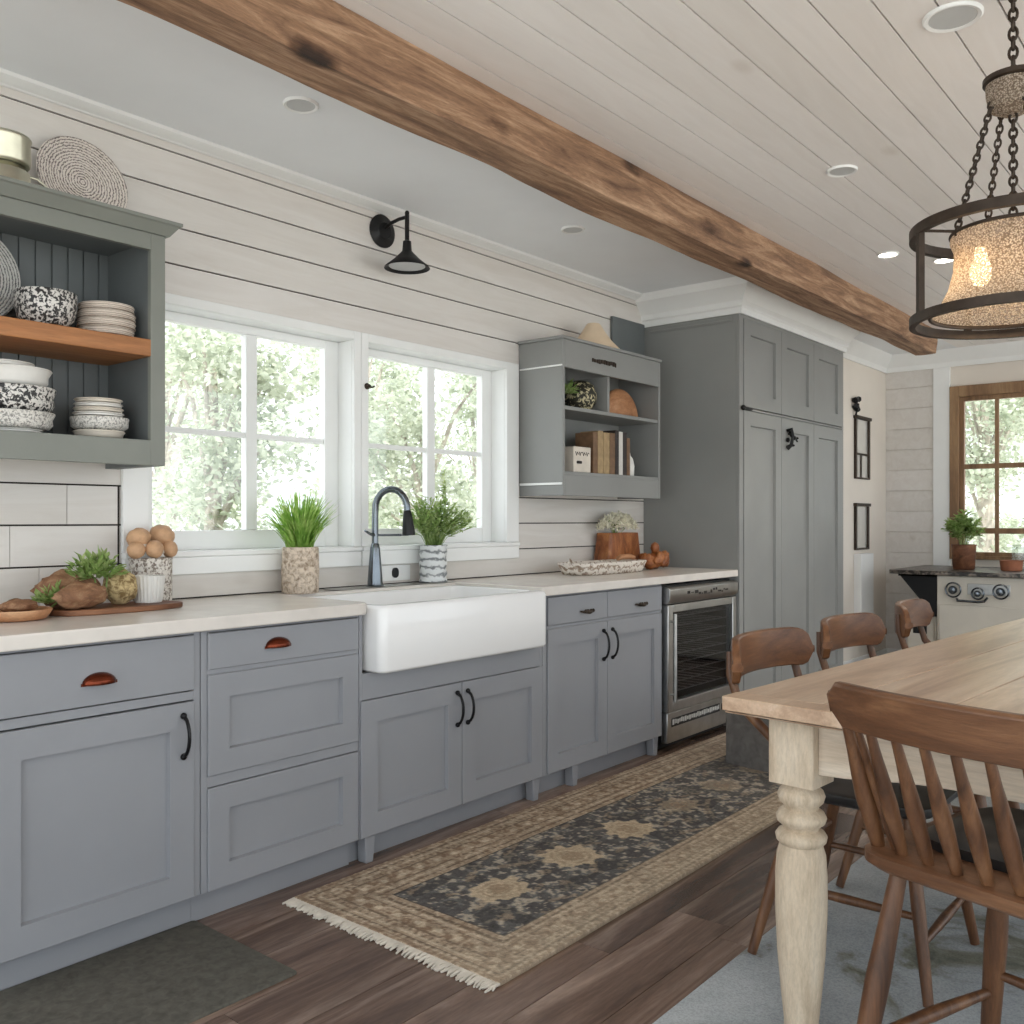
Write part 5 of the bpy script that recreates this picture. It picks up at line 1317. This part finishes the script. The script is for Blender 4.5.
# ================================================================== OUTSIDE: TREES
def tree(x, y, R, H, seed, label, n=8500):
    t = thing('garden_tree', label, 'tree', (x, y, -.5), group='garden trees outside the windows')
    rr = random.Random(seed)
    mb = MB()
    mb.tube([(x, y, -.5), (x + .05, y, H * .3), (x - .03, y + .05, H * .75)], [.10, .08, .03], 9)
    cl = []
    for k in range(22):
        a = rr.uniform(0, 2 * PI); rad = (R - .55) * math.sqrt(rr.random()); z = rr.uniform(.2, H - .4)
        c = Vector((x + rad * math.cos(a), y + rad * math.sin(a), z)); cl.append((c, rr.uniform(.38, .55)))
        mb.tube([(x, y, max(-.1, z * .55)), tuple(Vector((x, y, z * .7)).lerp(c, .5)), tuple(c)], [.03, .02, .008], 6)
    mb.build('trunk', 'trunk', t)
    vs = []; fs = []
    for i in range(n):
        c, r = cl[rr.randrange(len(cl))]
        d = Vector((rr.gauss(0, 1), rr.gauss(0, 1), rr.gauss(0, .8))).normalized(); p = c + d * r * rr.uniform(.3, 1.0)
        a = Vector((rr.uniform(-1, 1), rr.uniform(-1, 1), rr.uniform(-.8, .4))).normalized(); b = a.cross(d)
        if b.length < .1: b = Vector((0, 0, 1)).cross(a)
        b.normalize(); L = rr.uniform(.020, .040) * (1 + .03 * math.hypot(x - 3, y)); w = L * .55; o0 = len(vs)
        vs += [p - a * L, p + b * w, p + a * L, p - b * w]; fs.append((o0, o0 + 1, o0 + 2, o0 + 3))
    mb = MB(); mb.v = vs; mb.f = fs; mb.t = [.5] * len(fs); mb.build('crown', 'tree', t, smooth=False)
TREES = [(-3.7, 4.3, 1.25, 3.3, 'garden tree nearest the glass in the left half of the left sink window'),
 (-3.9, 7.0, 1.3, 3.5, 'garden tree nearest the glass in the left half of the right sink window'),
 (-4.0, 9.8, 1.3, 3.6, 'garden tree nearest the glass at the right edge of the right sink window'),
 (-6.9, 5.7, 1.4, 4.3, 'garden tree of the second row in the left part of the left sink window'),
 (-6.9, 8.7, 1.4, 4.4, 'garden tree of the second row in the right part of the left sink window'),
 (-6.9, 11.7, 1.4, 4.4, 'garden tree of the second row in the middle of the right sink window'),
 (-9.9, 8.2, 1.45, 5.0, 'farthest-row garden tree behind the left sink window'),
 (-9.9, 11.3, 1.45, 5.2, 'farthest-row garden tree behind the centre post of the sink windows'),
 (-9.9, 14.5, 1.45, 5.2, 'farthest-row garden tree behind the right sink window'),
 (.1, 13.2, 1.35, 4.6, 'garden tree outside the oak-framed window at its left'),
 (2.85, 13.4, 1.35, 4.2, 'garden tree outside the oak-framed window at its right'),
 (-.7, 16.6, 1.4, 5.4, 'farther garden tree outside the oak-framed window')]
for i, (x, y, R, H, lb) in enumerate(TREES): tree(x, y, R, H, 40 + i, lb)

# ================================================================== LIGHT
w = bpy.data.worlds.new('daylight'); S.world = w; w.use_nodes = True; nt = w.node_tree
bg = nt.nodes['Background']; bg.inputs['Color'].default_value = (.88, .95, 1.0, 1); bg.inputs['Strength'].default_value = 1.35
def light(kind, loc, energy, col, **k):
    d = bpy.data.lights.new(kind.lower(), kind); d.energy = energy; d.color = col
    for a, v in k.items(): setattr(d, a, v)
    o = bpy.data.objects.new(k.get('n', kind.lower() + '_light'), d); COL.objects.link(o); o.location = loc; return o
s = light('SUN', (6, 0, 9), 2.6, (1, .97, .9), angle=math.radians(3)); s.rotation_euler = Vector((-.62, .25, -.74)).to_track_quat('-Z', 'Y').to_euler()
for bx0, by0 in BULBS: light('POINT', (bx0, by0, 1.80), .35, (1, .78, .52), shadow_soft_size=.03)
for (x, y) in ((1.503, 5.029), (1.70, 5.33)):
    o = light('SPOT', (x, y, CZ_ - .02), 12, (1, .9, .76), spot_size=math.radians(120), spot_blend=.8, shadow_soft_size=.05)

# ================================================================== CAMERA
cam = bpy.data.cameras.new('camera'); co = bpy.data.objects.new('camera', cam); COL.objects.link(co)
FPX = 930.0
cam.sensor_width = 36; cam.lens = FPX / 1024 * 36; cam.shift_y = 8 / 1024; cam.clip_start = .05; cam.clip_end = 200
th = math.atan(773 / FPX)
co.location = (3.11, 0, 1.22); co.rotation_euler = (PI / 2, 0, th)
S.camera = co
S.view_settings.view_transform = 'Standard'; S.view_settings.look = 'None'; S.view_settings.gamma = 1
S.view_settings.use_curve_mapping = False; S.view_settings.exposure = .84
S.cycles.use_denoising = True
S.cycles.max_bounces = 10; S.cycles.diffuse_bounces = 6; S.cycles.transparent_max_bounces = 24
S.cycles.sample_clamp_indirect = 6
